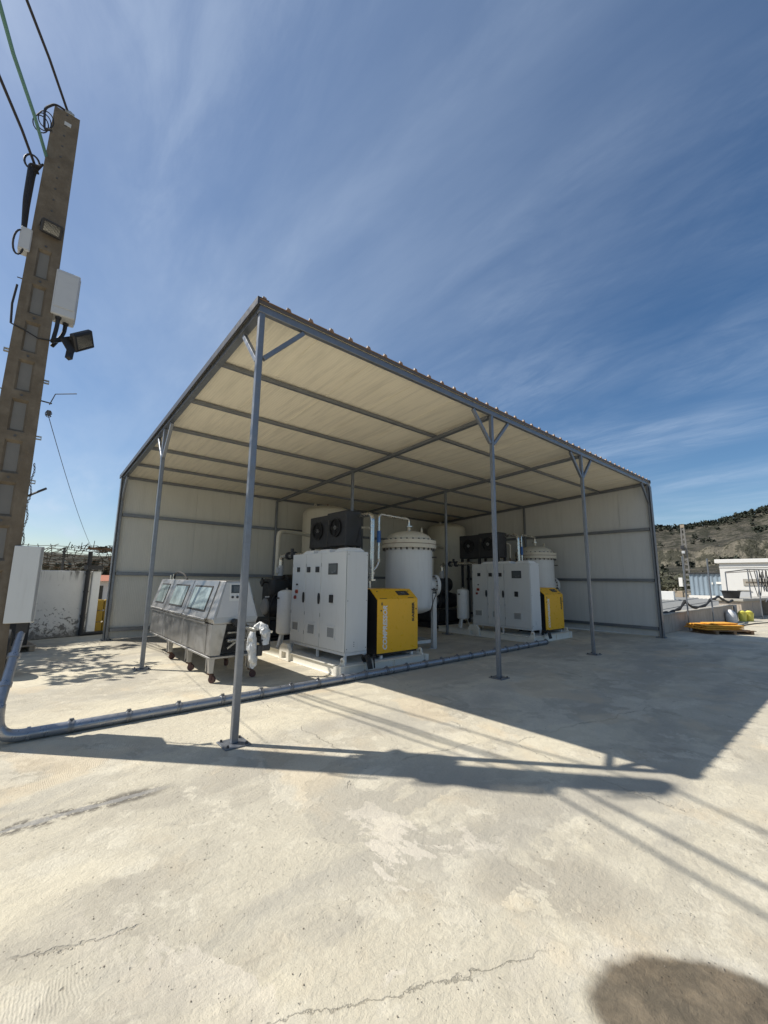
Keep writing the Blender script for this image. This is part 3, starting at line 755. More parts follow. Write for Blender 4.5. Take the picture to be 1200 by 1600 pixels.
# --- yellow compressor
kp = pthing('compressor', ('yellow and black compressor with large white lettering between near grey cabinet and flanged tank', 'smaller looking yellow compressor in front of the right hand wall, deeper in the shed'), 'compressor', 'yellow compressors')
KX0, KX1, KY, KD = .919, 1.993, .134, .95
KB, KM, KT, KS = .275, 1.275, 1.463, .238
p = MB(); p.prism([(KX0+.02, KY+.025, .235), (KX0+.02, KY+KD, .235), (KX0+.02, KY+KD, KT-.004), (KX0+.02, KY+KS+.01, KT-.004), (KX0+.02, KY+.025, KM-.01)], (KX1-KX0-.04, 0, 0)); p.build('body', M['black'], kp, .006)
p = MB()
T_ = .022
p.prism([(KX0, KY, KB), (KX0, KY, KM), (KX0, KY+KS, KT), (KX0, KY+KS+.014, KT-T_*.8), (KX0, KY+T_, KM-.012), (KX0, KY+T_, KB)], (KX1-KX0, 0, 0)); fp = p.build('front_panel', M['yellow'], kp, .006)
MB().span(KX0+.01, KX1-.01, KY+KS+.016, KY+KD-.01, KT-.003, KT+.003).build('lid', M['yellow'], kp)
for x_ in (KX0+.11, KX1-.16): MB().span(x_, x_+.05, KY+.03, KY+.08, HS, .2345).build('foot', M['cab'], kp)
for x_ in (KX0+.06, KX1-.12): MB().span(x_, x_+.06, KY+KD-.10, KY+KD-.04, HS, .2345).build('foot', M['black'], kp)
t, _ = text_mesh('COMPRESSOR', .142, M['white'], fp, (KX0+.262, KY-.002, .33), (R(90), R(-90), 0), 'lettering', .22, .0050)
def fit_len(o, want):
    xs = [v.co.x for v in o.data.vertices]; s_ = want/(max(xs)-min(xs)); o.data.transform(Matrix.Diagonal((s_, 1, 1, 1)))
fit_len(t, .82)
t, _ = text_mesh('KAESER', .085, M['black'], fp, (KX1-.09, KY-.002, .83), (R(90), R(-90), 0), 'lettering', 0, .0040)
fit_len(t, .38)
sl_ = Matrix.Rotation(math.atan2(KS, KT-KM), 4, 'X').to_euler()
def onslope(x0, x1, t0, t1, name, mat, th=.004):
    a = Vector((0, KY, KM)); b = Vector((0, KY+KS, KT)); d = b-a; nrm = Vector((0, -(KT-KM), KS)).normalized()
    p = MB(); P0 = a+d*t0+nrm*.001; P1 = a+d*t1+nrm*.001
    p.prism([(x0, P0.y, P0.z), (x1, P0.y, P0.z), (x1, P1.y, P1.z), (x0, P1.y, P1.z)], nrm*th); return p.build(name, mat, fp)
onslope(KX1-.47, KX1-.16, .36, .78, 'display', M['screen'], .006)
onslope(KX1-.36, KX1-.25, .48, .66, 'display_inset', M['lcd'], .008)  # plain grey inset on the dark display
onslope(KX0+.06, KX0+.24, .06, .10, 'nameplate', M['charcoal'], .002); onslope(KX1-.26, KX1-.10, .08, .13, 'nameplate', M['charcoal'], .002)
for x_, t_ in ((KX0+.12, .72), (KX1-.12, .72)): onslope(x_-.012, x_+.012, t_, t_+.06, 'lock', M['black'], .006)
for x_, z_ in ((KX0+.085, 1.065), (KX1-.05, 1.07)): MB().cyl((x_, KY-.0005, z_), (x_, KY-.008, z_), .015, n=12).build('lock', M['black'], fp)
for j in range(2): MB().span(KX0+.085, KX0+.125, KY-.003, KY-.0005, 1.165+j*.03, 1.185+j*.03).build('sticker', M['charcoal'], fp)

# --- small white pressure vessel
vs = pthing('pressure_vessel', ('slim cream pressure vessel on splayed legs beside the near cabinet, catching sunlight', 'slim white pressure vessel on splayed legs beside the far cabinet, in shade'), 'tank', 'slim pressure vessels')
VX, VY, VR = .30, 2.62, .195
prof = [(0, .415)]+[(VR*math.sin(R(a)), .485-.07*math.cos(R(a))) for a in range(15, 91, 15)]+[(VR, 1.32)]+[(VR*math.cos(R(a)), 1.32+.08*math.sin(R(a))) for a in range(15, 91, 15)]
prof[-1] = (0, 1.40)
MB().lathe(prof, 28, (VX, VY, 0)).build('shell', M['white'], vs)
MB().cyl((VX, VY, 1.395), (VX, VY, 1.44), .022, n=10).build('top_nipple', M['rawbolt'], vs)
for a in (200, 320, 80):
    c_, s_ = math.cos(R(a)), math.sin(R(a)); MB().beam((VX+c_*.12, VY+s_*.12, .46), (VX+c_*.22, VY+s_*.22, HS), .06, .012).build('leg', M['white'], vs)
MB().cyl((VX-.19, VY-.02, 1.22), (VX-.25, VY-.03, 1.22), .02, n=8).build('valve', M['bolt'], vs)

# --- flanged tank standing on the floor next to the skid
ft = pthing('flanged_tank', ('white cylindrical tank with bolted flange lid behind the near yellow compressor', 'white cylindrical tank with bolted flange lid behind the far cabinet and compressor'), 'tank', 'tanks with bolted lids')
TX, TY, TR = 3.20, 1.65, .60
prof = [(0, .80)]+[(TR*math.sin(R(a)), 1.02-.22*math.cos(R(a))) for a in range(12, 91, 13)]+[(TR, 1.05), (TR, 2.44)]
MB().lathe(prof, 48, (TX, TY, 0)).build('shell', M['tankw'], ft)
MB().lathe([(TR-.02, 2.44), (.70, 2.44), (.70, 2.535), (TR-.02, 2.535)], 48, (TX, TY, 0)).build('lower_flange', M['stained'], ft)
MB().lathe([(TR-.02, 2.5355), (.688, 2.5355), (.688, 2.549), (TR-.02, 2.549)], 48, (TX, TY, 0)).build('flange_seal', M['rust'], ft)
MB().lathe([(TR-.03, 2.5495), (.70, 2.5495), (.70, 2.64), (TR-.01, 2.64)], 48, (TX, TY, 0)).build('upper_flange', M['stained'], ft)
prof = [(TR-.02, 2.641)]+[((TR-.02)*math.cos(R(a)), 2.66+.24*math.sin(R(a))) for a in range(0, 90, 10)]+[(0, 2.90)]
MB().lathe(prof, 48, (TX, TY, 0)).build('lid_dome', M['cream'], ft)
for i in range(28):
    a = 6.28318*i/28+.06; x_, y_ = TX+.655*math.cos(a), TY+.655*math.sin(a)
    p = MB(); p.cyl((x_, y_, 2.385), (x_, y_, 2.43), .024, n=6); p.cyl((x_, y_, 2.415), (x_, y_, 2.672), .014, n=6); p.cyl((x_, y_, 2.6405), (x_, y_, 2.668), .024, n=6)
    p.build('flange_bolt', M['bolt'], ft)
MB().cyl((TX, TY, 2.88), (TX, TY, 3.02), .045, n=16).build('nozzle', M['cream'], ft)
MB().cyl((TX, TY, 3.005), (TX, TY, 3.03), .10, n=20).build('nozzle_flange', M['pipe'], ft)
la = R(-38); MB().tube([(TX+.33*math.cos(la)+.055*math.cos(a)*math.sin(-la)*1.0, TY+.33*math.sin(la)+.055*math.cos(a)*math.cos(la), 2.915+.075*math.sin(a)) for a in [6.28318*i/16 for i in range(16)]], .016, 8, True).build('lifting_lug', M['cream'], ft)
for a in (-51, 39, 129, 219):
    c_, s_ = math.cos(R(a)), math.sin(R(a)); q_ = Matrix.Rotation(R(a), 4, 'Z')
    p = MB(); tx, ty = -s_*.065, c_*.065; r0 = TR+.012
    p.prism([(TX+c_*r0-tx, TY+s_*r0-ty, .012), (TX+c_*r0+tx, TY+s_*r0+ty, .012), (TX+c_*r0+tx, TY+s_*r0+ty, 1.32), (TX+c_*r0-tx, TY+s_*r0-ty, 1.32)], (c_*.085, s_*.085, 0))
    p.prism([(TX+c_*(r0-.06)+tx, TY+s_*(r0-.06)+ty, .012), (TX+c_*(r0+.012)+tx, TY+s_*(r0+.012)+ty, .012), (TX+c_*(r0+.012)+tx, TY+s_*(r0+.012)+ty, 1.28), (TX+c_*(r0-.06)+tx, TY+s_*(r0-.06)+ty, 1.36)], (tx*.2, ty*.2, 0))
    l_ = p.build('leg', M['tankw'], ft)
    MB().box((TX+c_*(r0-.01), TY+s_*(r0-.01), .006), (.16, .16, .011), R(a)).build('foot_plate', M['tankw'], l_)
for a, b in ((-51, 219), (219, 129), (-51, 39)):
    A = Vector((TX+math.cos(R(a))*(TR-.02), TY+math.sin(R(a))*(TR-.02), .17)); B = Vector((TX+math.cos(R(b))*(TR-.02), TY+math.sin(R(b))*(TR-.02), .17)); d = (B-A).normalized()*.07
    MB().beam(A+d, B-d, .05, .07).build('tie_bar', M['tankw'], ft)
# side manhole
ma = R(-22); dv = Vector((math.cos(ma), math.sin(ma), 0)); ctr = Vector((TX, TY, 1.52)); tang = Vector((-dv.y, dv.x, 0))
MB().cyl(ctr+dv*.5, ctr+dv*.70, .19, n=28).build('manhole_neck', M['tankw'], ft)
mh = MB().cyl(ctr+dv*.70, ctr+dv*.735, .27, n=32).build('manhole_flange', M['tankw'], ft)
MB().cyl(ctr+dv*.742, ctr+dv*.775, .27, n=32).build('manhole_cover', M['tankw'], ft)
for i in range(14):
    a = 6.28318*i/14; o__ = ctr+tang*.235*math.cos(a)+Vector((0, 0, .235*math.sin(a)))
    MB().cyl(o__+dv*.665, o__+dv*.80, .016, n=6).build('manhole_bolt', M['bolt'], mh)
# little valve, gauge line and hose on the shell
va = R(-62); vd = Vector((math.cos(va), math.sin(va), 0)); vp = Vector((TX, TY, 1.42))+vd*TR
p = MB(); p.cyl(vp-vd*.02, vp+vd*.10, .016, n=8); p.cyl(vp+vd*.06+Vector((0, 0, -.03)), vp+vd*.06+Vector((0, 0, .04)), .022, n=8); p.build('drain_valve', M['bolt'], ft)
MB().tube(fillet([vp+vd*.10, vp+vd*.13+Vector((-.02, 0, -.12)), vp+vd*.12+Vector((-.16, -.05, -.24)), vp+vd*.08+Vector((-.26, -.06, -.62))], .1), .012, 6).build('drain_hose', M['rubber'], ft)
MB().cyl(Vector((TX, TY, 2.22))+Vector((.33, -.50, 0)), Vector((TX, TY, 2.22))+Vector((.40, -.60, 0)), .018, n=8).build('gauge_stub', M['bolt'], ft)
p = MB(); p.cyl((TX, TY, .60), (TX, TY, .81), .06, n=14); p.cyl((TX, TY, .60), (TX, TY, .63), .11, n=16); p.box((TX, TY, .42), (.26, .2, .30), bev=.03); p.cyl((TX-.25, TY, .40), (TX+.25, TY, .40), .07, n=14)
p.build('bottom_pump', M['black'], ft)

# --- black twin fan cooler
co = pthing('air_cooler', ('black twin fan air cooler standing above the near grey cabinet', 'black twin fan air cooler standing above the far grey cabinet'), 'cooler', 'black air coolers')
for i, (ya, yb, zt, xo) in enumerate(((1.96, 2.79, 3.29, 0), (2.80, 3.66, 3.26, .03))):
    xa, xb, zb = 1.42+xo, 1.90+xo, 2.44
    h_ = MB().span(xa, xb, ya, yb, zb, zt, .012).build('housing', M['charcoal'], co)
    yc, zc = (ya+yb)/2+.0, (zb+zt)/2+.03; fr = .20
    MB().lathe([(fr+.035, 0), (fr+.035, .05), (fr, .05), (fr, 0)], 28, mat=Matrix.Translation((xa-.001, yc, zc)) @ Matrix.Rotation(R(-90), 4, 'Y')).build('fan_shroud', M['black'], h_)
    MB().cyl((xa-.045, yc, zc), (xa-.002, yc, zc), .05, n=14).build('fan_hub', M['plastic'], h_)
    for b in range(5):
        a = 6.28318*b/5; p = MB(); e1 = Vector((0, math.cos(a), math.sin(a))); e2 = Vector((0, -math.sin(a), math.cos(a)))
        c0 = Vector((xa-.02, yc, zc)); p.prism([c0+e1*.051-e2*.03, c0+e1*.19-e2*.06, c0+e1*.19+e2*.05+Vector((-.012, 0, 0)), c0+e1*.051+e2*.03], (-.006, 0, 0)); p.build('fan_blade', M['black'], h_)
    p = MB()
    for rr in (.06, .11, .16, .20): p.tube([(xa-.055, yc+rr*math.cos(a), zc+rr*math.sin(a)) for a in [6.28318*j/24 for j in range(24)]], .004, 5, True)
    for j in range(4):
        a = 6.28318*j/8; p.tube([(xa-.055, yc-fr*1.1*math.cos(a), zc-fr*1.1*math.sin(a)), (xa-.055, yc+fr*1.1*math.cos(a), zc+fr*1.1*math.sin(a))], .004, 5)
    p.build('fan_guard', M['rubber'], h_)
    p = MB(); p.box((xa-.015, yb-.12, zc+.16), (.025, .06, .10), bev=.004); p.tube(fillet([(xa-.02, yb-.12, zc+.1), (xa-.04, yb-.10, zc-.05), (xa-.02, yb-.04, zb+.02)], .06), .008, 5); p.build('junction_box', M['bolt'], h_)
for x_, y_ in ((1.48, 2.02), (1.84, 2.02), (1.51, 3.58), (1.86, 3.58), (1.48, 2.80), (1.84, 2.80)): MB().span(x_-.035, x_+.035, y_-.035, y_+.035, HS, 2.438).build('support_leg', M['charcoal'], co)
MB().beam((1.75, 1.955, 2.52), (1.86, 1.955, 2.92), .012, .05).build('side_strap', M['black'], co)

# --- tall cream receiver at the back
bt = pthing('air_receiver', ('tall cream air receiver behind the near cooler, lifting loop on its top', 'tall cream air receiver in the dark back corner behind the far cooler'), 'tank', 'tall air receivers')
BX, BY, BR = 3.52, 6.06, .84
prof = [(0, .45)]+[(BR*math.sin(R(a)), .75-.30*math.cos(R(a))) for a in range(12, 91, 13)]+[(BR, 3.86)]+[(BR*math.cos(R(a)), 3.86+.30*math.sin(R(a))) for a in range(10, 90, 10)]+[(0, 4.16)]
MB().lathe(prof, 48, (BX, BY, 0)).build('shell', M['cream'], bt)
for a in (195, 15): MB().tube([(BX+.62*math.cos(R(a)), BY+.62*math.sin(R(a))+.06*math.cos(t_), 4.07+.09*math.sin(t_)) for t_ in [6.28318*i/14 for i in range(14)]], .018, 6, True).build('lifting_lug', M['cream'], bt)
MB().cyl((BX, BY, 4.14), (BX, BY, 4.22), .03, n=10).build('relief_valve', M['red'], bt)
for a in (45, 135, 225, 315):
    c_, s_ = math.cos(R(a)), math.sin(R(a)); MB().box((BX+c_*.78, BY+s_*.78, .45), (.10, .10, .89), R(a)).build('leg', M['cream'], bt)

# --- dark refrigeration / blower machine behind the vessel
ch = pthing('blower_unit', ('dark blower unit with grey motor end, behind the slim sunlit vessel', 'dark blower unit in shadow behind the slim vessel of the far package'), 'blower', 'dark blower units')
MB().span(.40, 1.85, 3.75, 5.05, .02, .20, .01).build('base_frame', M['black'], ch)
MB().span(.46, 1.8, 3.85, 4.95, .205, .62, .03).build('lower_casing', M['black'], ch)
p = MB(); p.cyl((.47, 4.02, .95), (1.5, 4.02, .95), .25, n=24); mo = p.build('motor', M['charcoal'], ch)
for j in range(12): MB().lathe([(.251, 0), (.275, 0), (.275, .02), (.251, .02)], 24, mat=Matrix.Translation((.62+j*.06, 4.02, .95)) @ Matrix.Rotation(R(90), 4, 'Y')).build('cooling_fin', M['charcoal'], mo)
MB().lathe([(.0, 0), (.16, .0), (.20, .03), (.20, .07)], 24, mat=Matrix.Translation((.395, 4.02, .95)) @ Matrix.Rotation(R(90), 4, 'Y')).build('end_cover', M['cabdark'], mo)
p = MB(); p.box((.75, 3.95, 1.42), (.42, .40, .42), bev=.06, seg=2); p.cyl((.75, 3.95, 1.6), (.75, 3.95, 1.72), .16, n=18); p.cyl((1.1, 4.3, 1.5), (1.5, 4.3, 1.5), .26, n=20); p.box((1.15, 4.55, 1.3), (.9, .55, .7), bev=.05); p.build('blower_head', M['black'], ch)
p = MB(); p.cyl((.78, 3.93, 1.72), (.78, 3.93, 1.98), .07, n=14); p.box((.70, 3.93, 1.86), (.06, .09, .14), bev=.01); p.cyl((.78, 3.93, 1.83), (.78, 3.93, 1.86), .10, n=14); p.build('actuator', M['plastic'], ch)
p = MB(); p.box((.44, 4.25, 1.55), (.04, .16, .16), Matrix.Rotation(R(45), 4, 'X')); p.cyl((.44, 4.25, 1.55), (.7, 4.25, 1.55), .02, n=8); p.build('hand_wheel', M['black'], ch)
p = MB(); p.tube(fillet([(.5, 3.8, .5), (.42, 3.72, .9), (.55, 3.72, 1.25), (.7, 3.78, 1.3)], .12), .025, 7); p.tube(fillet([(.9, 3.8, .4), (.8, 3.70, .8), (1.0, 3.7, 1.2)], .12), .02, 7); p.build('hose', M['rubber'], ch)
MB().box((.36, 3.74, 1.20), (.10, .03, .03)).build('lever', M['white'], ch)
MB().span(.30, .40, 4.6, 4.95, 1.0, 1.12, .01).build('red_cover', M['red'], ch)

# --- pipework between cooler, compressor and tanks
pw = pthing('process_pipework', ('bright steel pipes rising behind the near cabinet to the tank lid', 'bright steel pipes rising behind the far cabinet to the tank lid'), 'pipes', 'process pipes')
def flange(p, c, ax, r, t): c = Vector(c); ax = Vector(ax); p.cyl(c-ax*t, c+ax*t, r, n=20)
MB().tube(fillet([(1.86, 2.02, 3.19), (1.86, 1.50, 3.19), (1.86, 1.50, 1.62)], .17, 7), .056, 14).build('riser_pipe', M['pipe'], pw)
p = MB(); flange(p, (1.86, 1.50, 1.80), (0, 0, 1), .072, .03); flange(p, (1.86, 1.50, 1.64), (0, 0, 1), .11, .02); p.build('riser_flange', M['pipe'], pw)
p = MB(); p.cyl((1.80, 1.50, 1.46), (1.80, 1.50, 1.62), .035, n=12); p.build('stub_pipe', M['pipe'], pw)
MB().tube(fillet([(TX, TY, 3.03), (TX, TY, 3.21), (2.06, 1.50, 3.21), (2.06, 1.50, 2.02), (1.90, 1.50, 1.86)], .11, 6), .032, 12).build('lid_pipe', M['pipe'], pw)
p = MB(); flange(p, (TX-.18, TY-.02, 3.21), (1, 0, 0), .045, .05); flange(p, (2.06, 1.50, 2.1), (0, 0, 1), .045, .04); p.build('union_nut', M['rawbolt'], pw)
MB().cyl((2.06, 1.50, 2.52), (2.06, 1.50, 2.80), .045, n=14).build('blue_band', M['blue'], pw)
MB().tube(fillet([(1.92, 2.3, 2.95), (2.2, 2.25, 2.95), (2.3, 2.1, 2.95), (2.3, 2.1, 2.45)], .1), .03, 10).build('bypass_pipe', M['cream'], pw)
MB().tube(fillet([(2.3, 2.1, 2.76), (2.3, 2.1, 1.2)], .1), .022, 8).build('vertical_pipe', M['rust'], pw)
MB().tube(fillet([(.78, 3.93, 1.98), (.78, 3.93, 2.22), (.85, 3.0, 2.22), (.85, 2.5, 2.22), (.85, 2.4, 1.6)], .16, 6), .06, 12).build('suction_pipe', M['pipe'], pw)
p = MB(); flange(p, (.82, 3.3, 2.22), (0, 1, 0), .10, .03); flange(p, (.80, 3.55, 2.22), (0, 1, 0), .10, .03); p.cyl((.82, 3.42, 2.22), (.82, 3.42, 2.40), .04, n=10); p.build('butterfly_valve', M['charcoal'], pw)
MB().tube(fillet([(1.0, 4.6, 1.6), (1.0, 4.6, 2.95), (2.0, 5.2, 3.02), (2.9, 5.7, 3.02)], .2, 6), .06, 12).build('receiver_pipe', M['cream'], pw)
MB().span(.70, .76, .46, .52, 1.75, 2.0).build('pipe_support', M['white'], pw)

# --- black hoses at the skid corner
hz = pthing('hose_bundle', ('looped black hoses rising from the floor duct onto the near skid', 'looped black hose at the front corner of the far skid'), 'hoses', 'black hoses at the skids')
for j in range(3):
    o_ = j*.035; MB().tube(fillet([(.46+o_, -.20, .12), (.44+o_, -.16, .30), (.46+o_, -.02, .33), (.52+o_, .07, .24), (.58+o_, .09, .19)], .10, 5), .019, 8).build('hose', M['rubber'], hz)
MB().tube(fillet([(.60, -.18, .12), (.66, -.08, .32), (.78, .05, .30), (.80, .10, .19)], .09, 5), .014, 7).build('thin_hose', M['rubber'], hz)
for o, labels in list(pkg):
    c = copy_tree(o); c.location = PK2; c['label'] = labels[1]

# ================================================================== FLOOR DUCT
du = thing('floor_duct', 'galvanised round duct with clamps running along the yard floor', 'duct')
DR = .057
path = [(-1.765, 1.40), (.9, 1.37), (2.75, 1.38), (5.2, 1.41), (7.0, 1.43), (8.95, 1.48)]
P_ = [Vector((x, y, DR+.004)) for x, y in path]
total = []
for a, b in zip(P_, P_[1:]):
    L = (b-a).length; n_ = max(1, round(L/.50))
    for i in range(n_): total.append((a+(b-a)*(i/n_), a+(b-a)*((i+1)/n_)))
for i, (a, b) in enumerate(total):
    d = (b-a).normalized()
    if i == 0: a = a+d*.18
    MB().cyl(a, b, DR, n=24).build('duct_section', M['duct'], du)
    p = MB(); p.cyl(b-d*.026, b-d*.010, DR+.011, n=24); p.cyl(b+d*.010, b+d*.026, DR+.011, n=24); p.cyl(b-d*.010, b+d*.010, DR+.003, n=24)
    sd = d.cross(Vector((0, 0, 1))); p.box(b+Vector((0, 0, DR+.015)), (.04, .016, .022), math.atan2(d.y, d.x)); p.build('clamp', M['clampm'], du)
E0 = Vector((-1.765, 1.40, 0)); d0 = (P_[1]-P_[0]).normalized(); TOPR = Vector((-1.745, 1.80, 1.08))
el = [P_[0]+d0*.20, P_[0]+d0*.10, P_[0]+d0*.0+Vector((0, 0, .025)), P_[0]-d0*.06+Vector((0, 0, .10)), P_[0]-d0*.075+Vector((0, 0, .20)), P_[0]-d0*.075+Vector((0, 0, .30))]
MB().tube(fillet(el, .1, 3), DR+.001, 24).build('elbow', M['duct'], du)
s0 = el[-1]
MB().cyl(s0-Vector((0, 0, .02)), s0+(TOPR-s0)*.62, DR-.011, n=24).build('riser_section', M['duct'], du)
MB().cyl(s0+(TOPR-s0)*.62, TOPR, DR-.018, n=24).build('riser_section', M['duct'], du)
for t_ in (.0, .26, .62): q_ = s0+(TOPR-s0)*t_; dd = (TOPR-s0).normalized(); MB().cyl(q_-dd*.022, q_+dd*.022, DR+.0, n=24).build('riser_clamp', M['duct'], du)
MB().cyl(P_[0]+d0*.17, P_[0]+d0*.20, DR+.010, n=24).build('riser_clamp', M['duct'], du)

# ================================================================== STAINLESS MACHINE
mc = thing('tunnel_washer', 'wheeled stainless tunnel machine with three sloping windows parked at the shed edge', 'machine')
mx0, mx1, my0, my1 = .57, 1.33, 2.58, 6.80
# lower body with three access panels
p = MB(); p.span(mx0+.02, mx1-.02, my0+.24, my1, .40, .90, .01); p.build('lower_body', M['steel'], mc)
MB().span(mx0, mx1, my0+.02, my1+.02, .365, .398, .005).build('bottom_rail', M['steel'], mc)
segs = ((2.86, 4.17), (4.21, 5.60), (5.64, 6.78))
for a, b in segs: MB().span(mx0+.002, mx0+.0195, a, b, .425, .905, .006).build('access_panel', M['steel'], mc)
# tapered end cheek
p = MB(); p.prism([(mx0+.005, my0+.02, .42), (mx0+.005, my0+.24, .42), (mx0+.005, my0+.24, .90), (mx0+.005, my0+.02, .90)], (.015, 0, 0)); p.prism([(mx0+.021, my0+.02, .42), (mx0+.16, my0+.02, .42), (mx0+.24, my0+.02, .90), (mx0+.021, my0+.02, .90)], (0, .02, 0)); p.build('end_cheek', M['steel'], mc)
p = MB(); p.prism([(mx1-.10, my0+.03, .42), (mx1-.005, my0+.03, .42), (mx1-.005, my0+.03, .90), (mx1-.18, my0+.03, .90)], (0, .02, 0)); p.build('end_cheek', M['steel'], mc)
MB().span(mx0+.26, mx1-.20, my0+.20, my0+.235, .42, .88).build('inner_shade_panel', M['black'], mc)  # added black panel stands in for the shade inside the open end
p = MB(); p.cyl((mx0+.3, my0+.12, .62), (mx1-.1, my0+.12, .62), .035, n=12); p.cyl((mx0+.3, my0+.12, .75), (mx1-.1, my0+.12, .75), .02, n=10); p.beam((mx0+.3, my0+.1, .5), (mx1-.15, my0+.15, .70), .03, .03); p.build('rollers', M['pipe'], mc)
# hood: cross-section extruded along its length, end facing the camera
zb, zw, zt = .905, .985, 1.60
tx0, tx1 = .755, 1.165
def hood(x): return x
p = MB(); p.prism([(mx0+.03, my0, zb), (mx1-.03, my0, zb), (mx1, my0, zw), (tx1, my0+.05, zt), (tx0, my0+.05, zt), (mx0, my0, zw)], (0, my1-my0, 0)); hd = p.build('hood', M['steel'], mc, .012)
p = MB(); p.prism([(mx0+.055, my0-.004, zw+.03), (mx1-.045, my0-.004, zw+.03), (tx1-.02, my0+.044, zt-.03), (tx0+.02, my0+.044, zt-.03)], (0, .003, 0)); p.build('end_plate', M['plastic'], hd)
SLP = Vector((tx0-mx0, 0, zt-zw)); SN = Vector((-(zt-zw), 0, tx0-mx0)).normalized()
def slope(y, t, off=0.): return Vector((mx0, y, zw))+SLP*t+SN*off
def slab(y0, y1, t0, t1, o0, o1, name, mat, par, bev=0.):
    p = MB(); p.prism([slope(y0, t0, o0), slope(y1, t0, o0), slope(y1, t1, o0), slope(y0, t1, o0)], SN*(o1-o0)); return p.build(name, mat, par, bev)
wins = ((3.06, 3.99), (4.42, 5.31), (5.84, 6.50))
for (a, b), (wa, wb) in zip(segs, wins):
    d = slab(a, b, -.02, .99, .002, .022, 'hood_door', M['steel'], mc, .004)
    f = slab(wa-.035, wb+.035, .14, .84, .0225, .030, 'window_frame', M['rubber'], d, .003)
    slab(wa, wb, .19, .79, .0305, .034, 'pane', M['glass'], f)
    MB().beam((mx0-.035, a+.02, zw-.02), (mx0-.035, b-.02, zw-.02), .03, .035, bev=.006).build('handle_bar', M['steel'], d)
    MB().beam((mx0-.02, a+.02, .915), (mx0-.02, b-.02, .915), .025, .035, bev=.006).build('handle_bar', M['steel'], d)
# touch panel on the end
def endp(x0, x1, z0, z1, o, name, mat, par):
    f = lambda z: my0+.05*(z-zw)/(zt-zw)-.004
    p = MB(); p.prism([(x0, f(z0)-o, z0), (x1, f(z0)-o, z0), (x1, f(z1)-o, z1), (x0, f(z1)-o, z1)], (0, .004, 0)); return p.build(name, mat, par)
cpn = endp(.825, 1.105, 1.275, 1.56, .006, 'control_panel', M['cab'], mc)
endp(.85, 1.06, 1.40, 1.535, .011, 'screen_bezel', M['screen'], cpn); endp(.885, 1.03, 1.42, 1.515, .0155, 'screen', M['lcd'], cpn)
for x_ in (.875, .955, 1.035): MB().cyl((x_, my0+.018, 1.335), (x_, my0+.0, 1.335), .02, n=12).build('button', M['charcoal'], cpn)
# legs on casters
for yy in (2.66, 3.80, 5.10):
    for xx, s_ in ((mx0+.05, -1), (mx1-.05, 1)):
        p = MB(); p.prism([(xx-.045, yy-.045, .364), (xx+.045, yy-.045, .364), (xx+.03, yy-.045, .15), (xx-.03, yy-.045, .15)], (0, .09, 0)); p.span(xx-.05, xx+.05, yy+.06, yy+.09, .17, .363); lg = p.build('leg', M['steel'], mc)
        a_ = random.uniform(-1, 1); c_, q_ = math.cos(a_), math.sin(a_)
        MB().cyl((xx, yy, .13), (xx, yy, .152), .045, n=12).build('caster_plate', M['rust'], lg)
        p = MB()
        for k_ in (-1, 1): p.box((xx+.03*c_-k_*.027*q_, yy+.03*q_+k_*.027*c_, .095), (.05, .006, .08), a_)
        p.build('caster_fork', M['caster'], lg)
        ax = Vector((-q_, c_, 0)); ct = Vector((xx+.045*c_, yy+.045*q_, .058)); MB().cyl(ct-ax*.022, ct+ax*.022, .056, n=18).build('caster_wheel', M['caster'], lg)
# hose fitting on top
p = MB(); p.tube(fillet([(.86, 6.25, 1.60), (.86, 6.2, 1.74), (.86, 5.9, 1.77), (.88, 5.5, 1.72), (.9, 5.35, 1.61)], .1), .022, 8); p.build('top_hose', M['rubber'], mc)
p = MB(); p.cyl((.86, 6.25, 1.59), (.86, 6.25, 1.72), .028, n=10); p.cyl((.84, 6.45, 1.59), (.84, 6.45, 1.70), .02, n=10); p.build('hose_fitting', M['pipe'], mc)
# outfeed arms and wrapped drive hanging at the end
p = MB(); p.beam((.98, my0+.1, .87), (1.10, 2.14, .845), .05, .035, bev=.004); p.beam((1.16, my0+.1, .86), (1.26, 2.16, .83), .04, .03, bev=.004); p.build('outfeed_arm', M['pipe'], mc)
MB().beam((1.10, 2.40, .86), (1.46, 2.26, .765), .045, .04, bev=.004).build('side_arm', M['pipe'], mc)
MB().tube([(.92, my0-.02, .935+.0), (.92, my0-.14, .93)], .055, 14).build('outlet_pipe', M['black'], mc)
bm = bmesh.new()
def lump(bm, pts, rad, n=10, seed=0):
    q = MB(); q.bm.free(); q.bm = bm; q.tube(pts, rad, n)
lump(bm, fillet([(1.14, 2.22, .88), (1.20, 2.12, .90), (1.25, 2.08, .80), (1.26, 2.08, .62)], .06), [.04, .055, .06, .06, .065, .07, .07, .075, .075, .075, .075, .075, .07, .06][:len(fillet([(1.14, 2.22, .88), (1.20, 2.12, .90), (1.25, 2.08, .80), (1.26, 2.08, .62)], .06))])
lump(bm, [(1.06, 2.14, .82), (1.05, 2.13, .70), (1.06, 2.13, .55), (1.08, 2.12, .42), (1.09, 2.12, .30), (1.085, 2.12, .25)], [.04, .07, .08, .06, .055, .02])
bmesh.ops.subdivide_edges(bm, edges=bm.edges[:], cuts=2, use_grid_fill=True)
for v in bm.verts: v.co += Vector((1, 1, .6))*.032*mnoise.noise(v.co*16)+Vector((.6, 1, 1))*.03*mnoise.noise(v.co*8)+Vector((1, 1, 1))*.012*mnoise.noise(v.co*40)
q = MB(); q.bm.free(); q.bm = bm; q.smooth = True; q.build('film_wrapped_drive', M['wrap'], mc, ang=28)
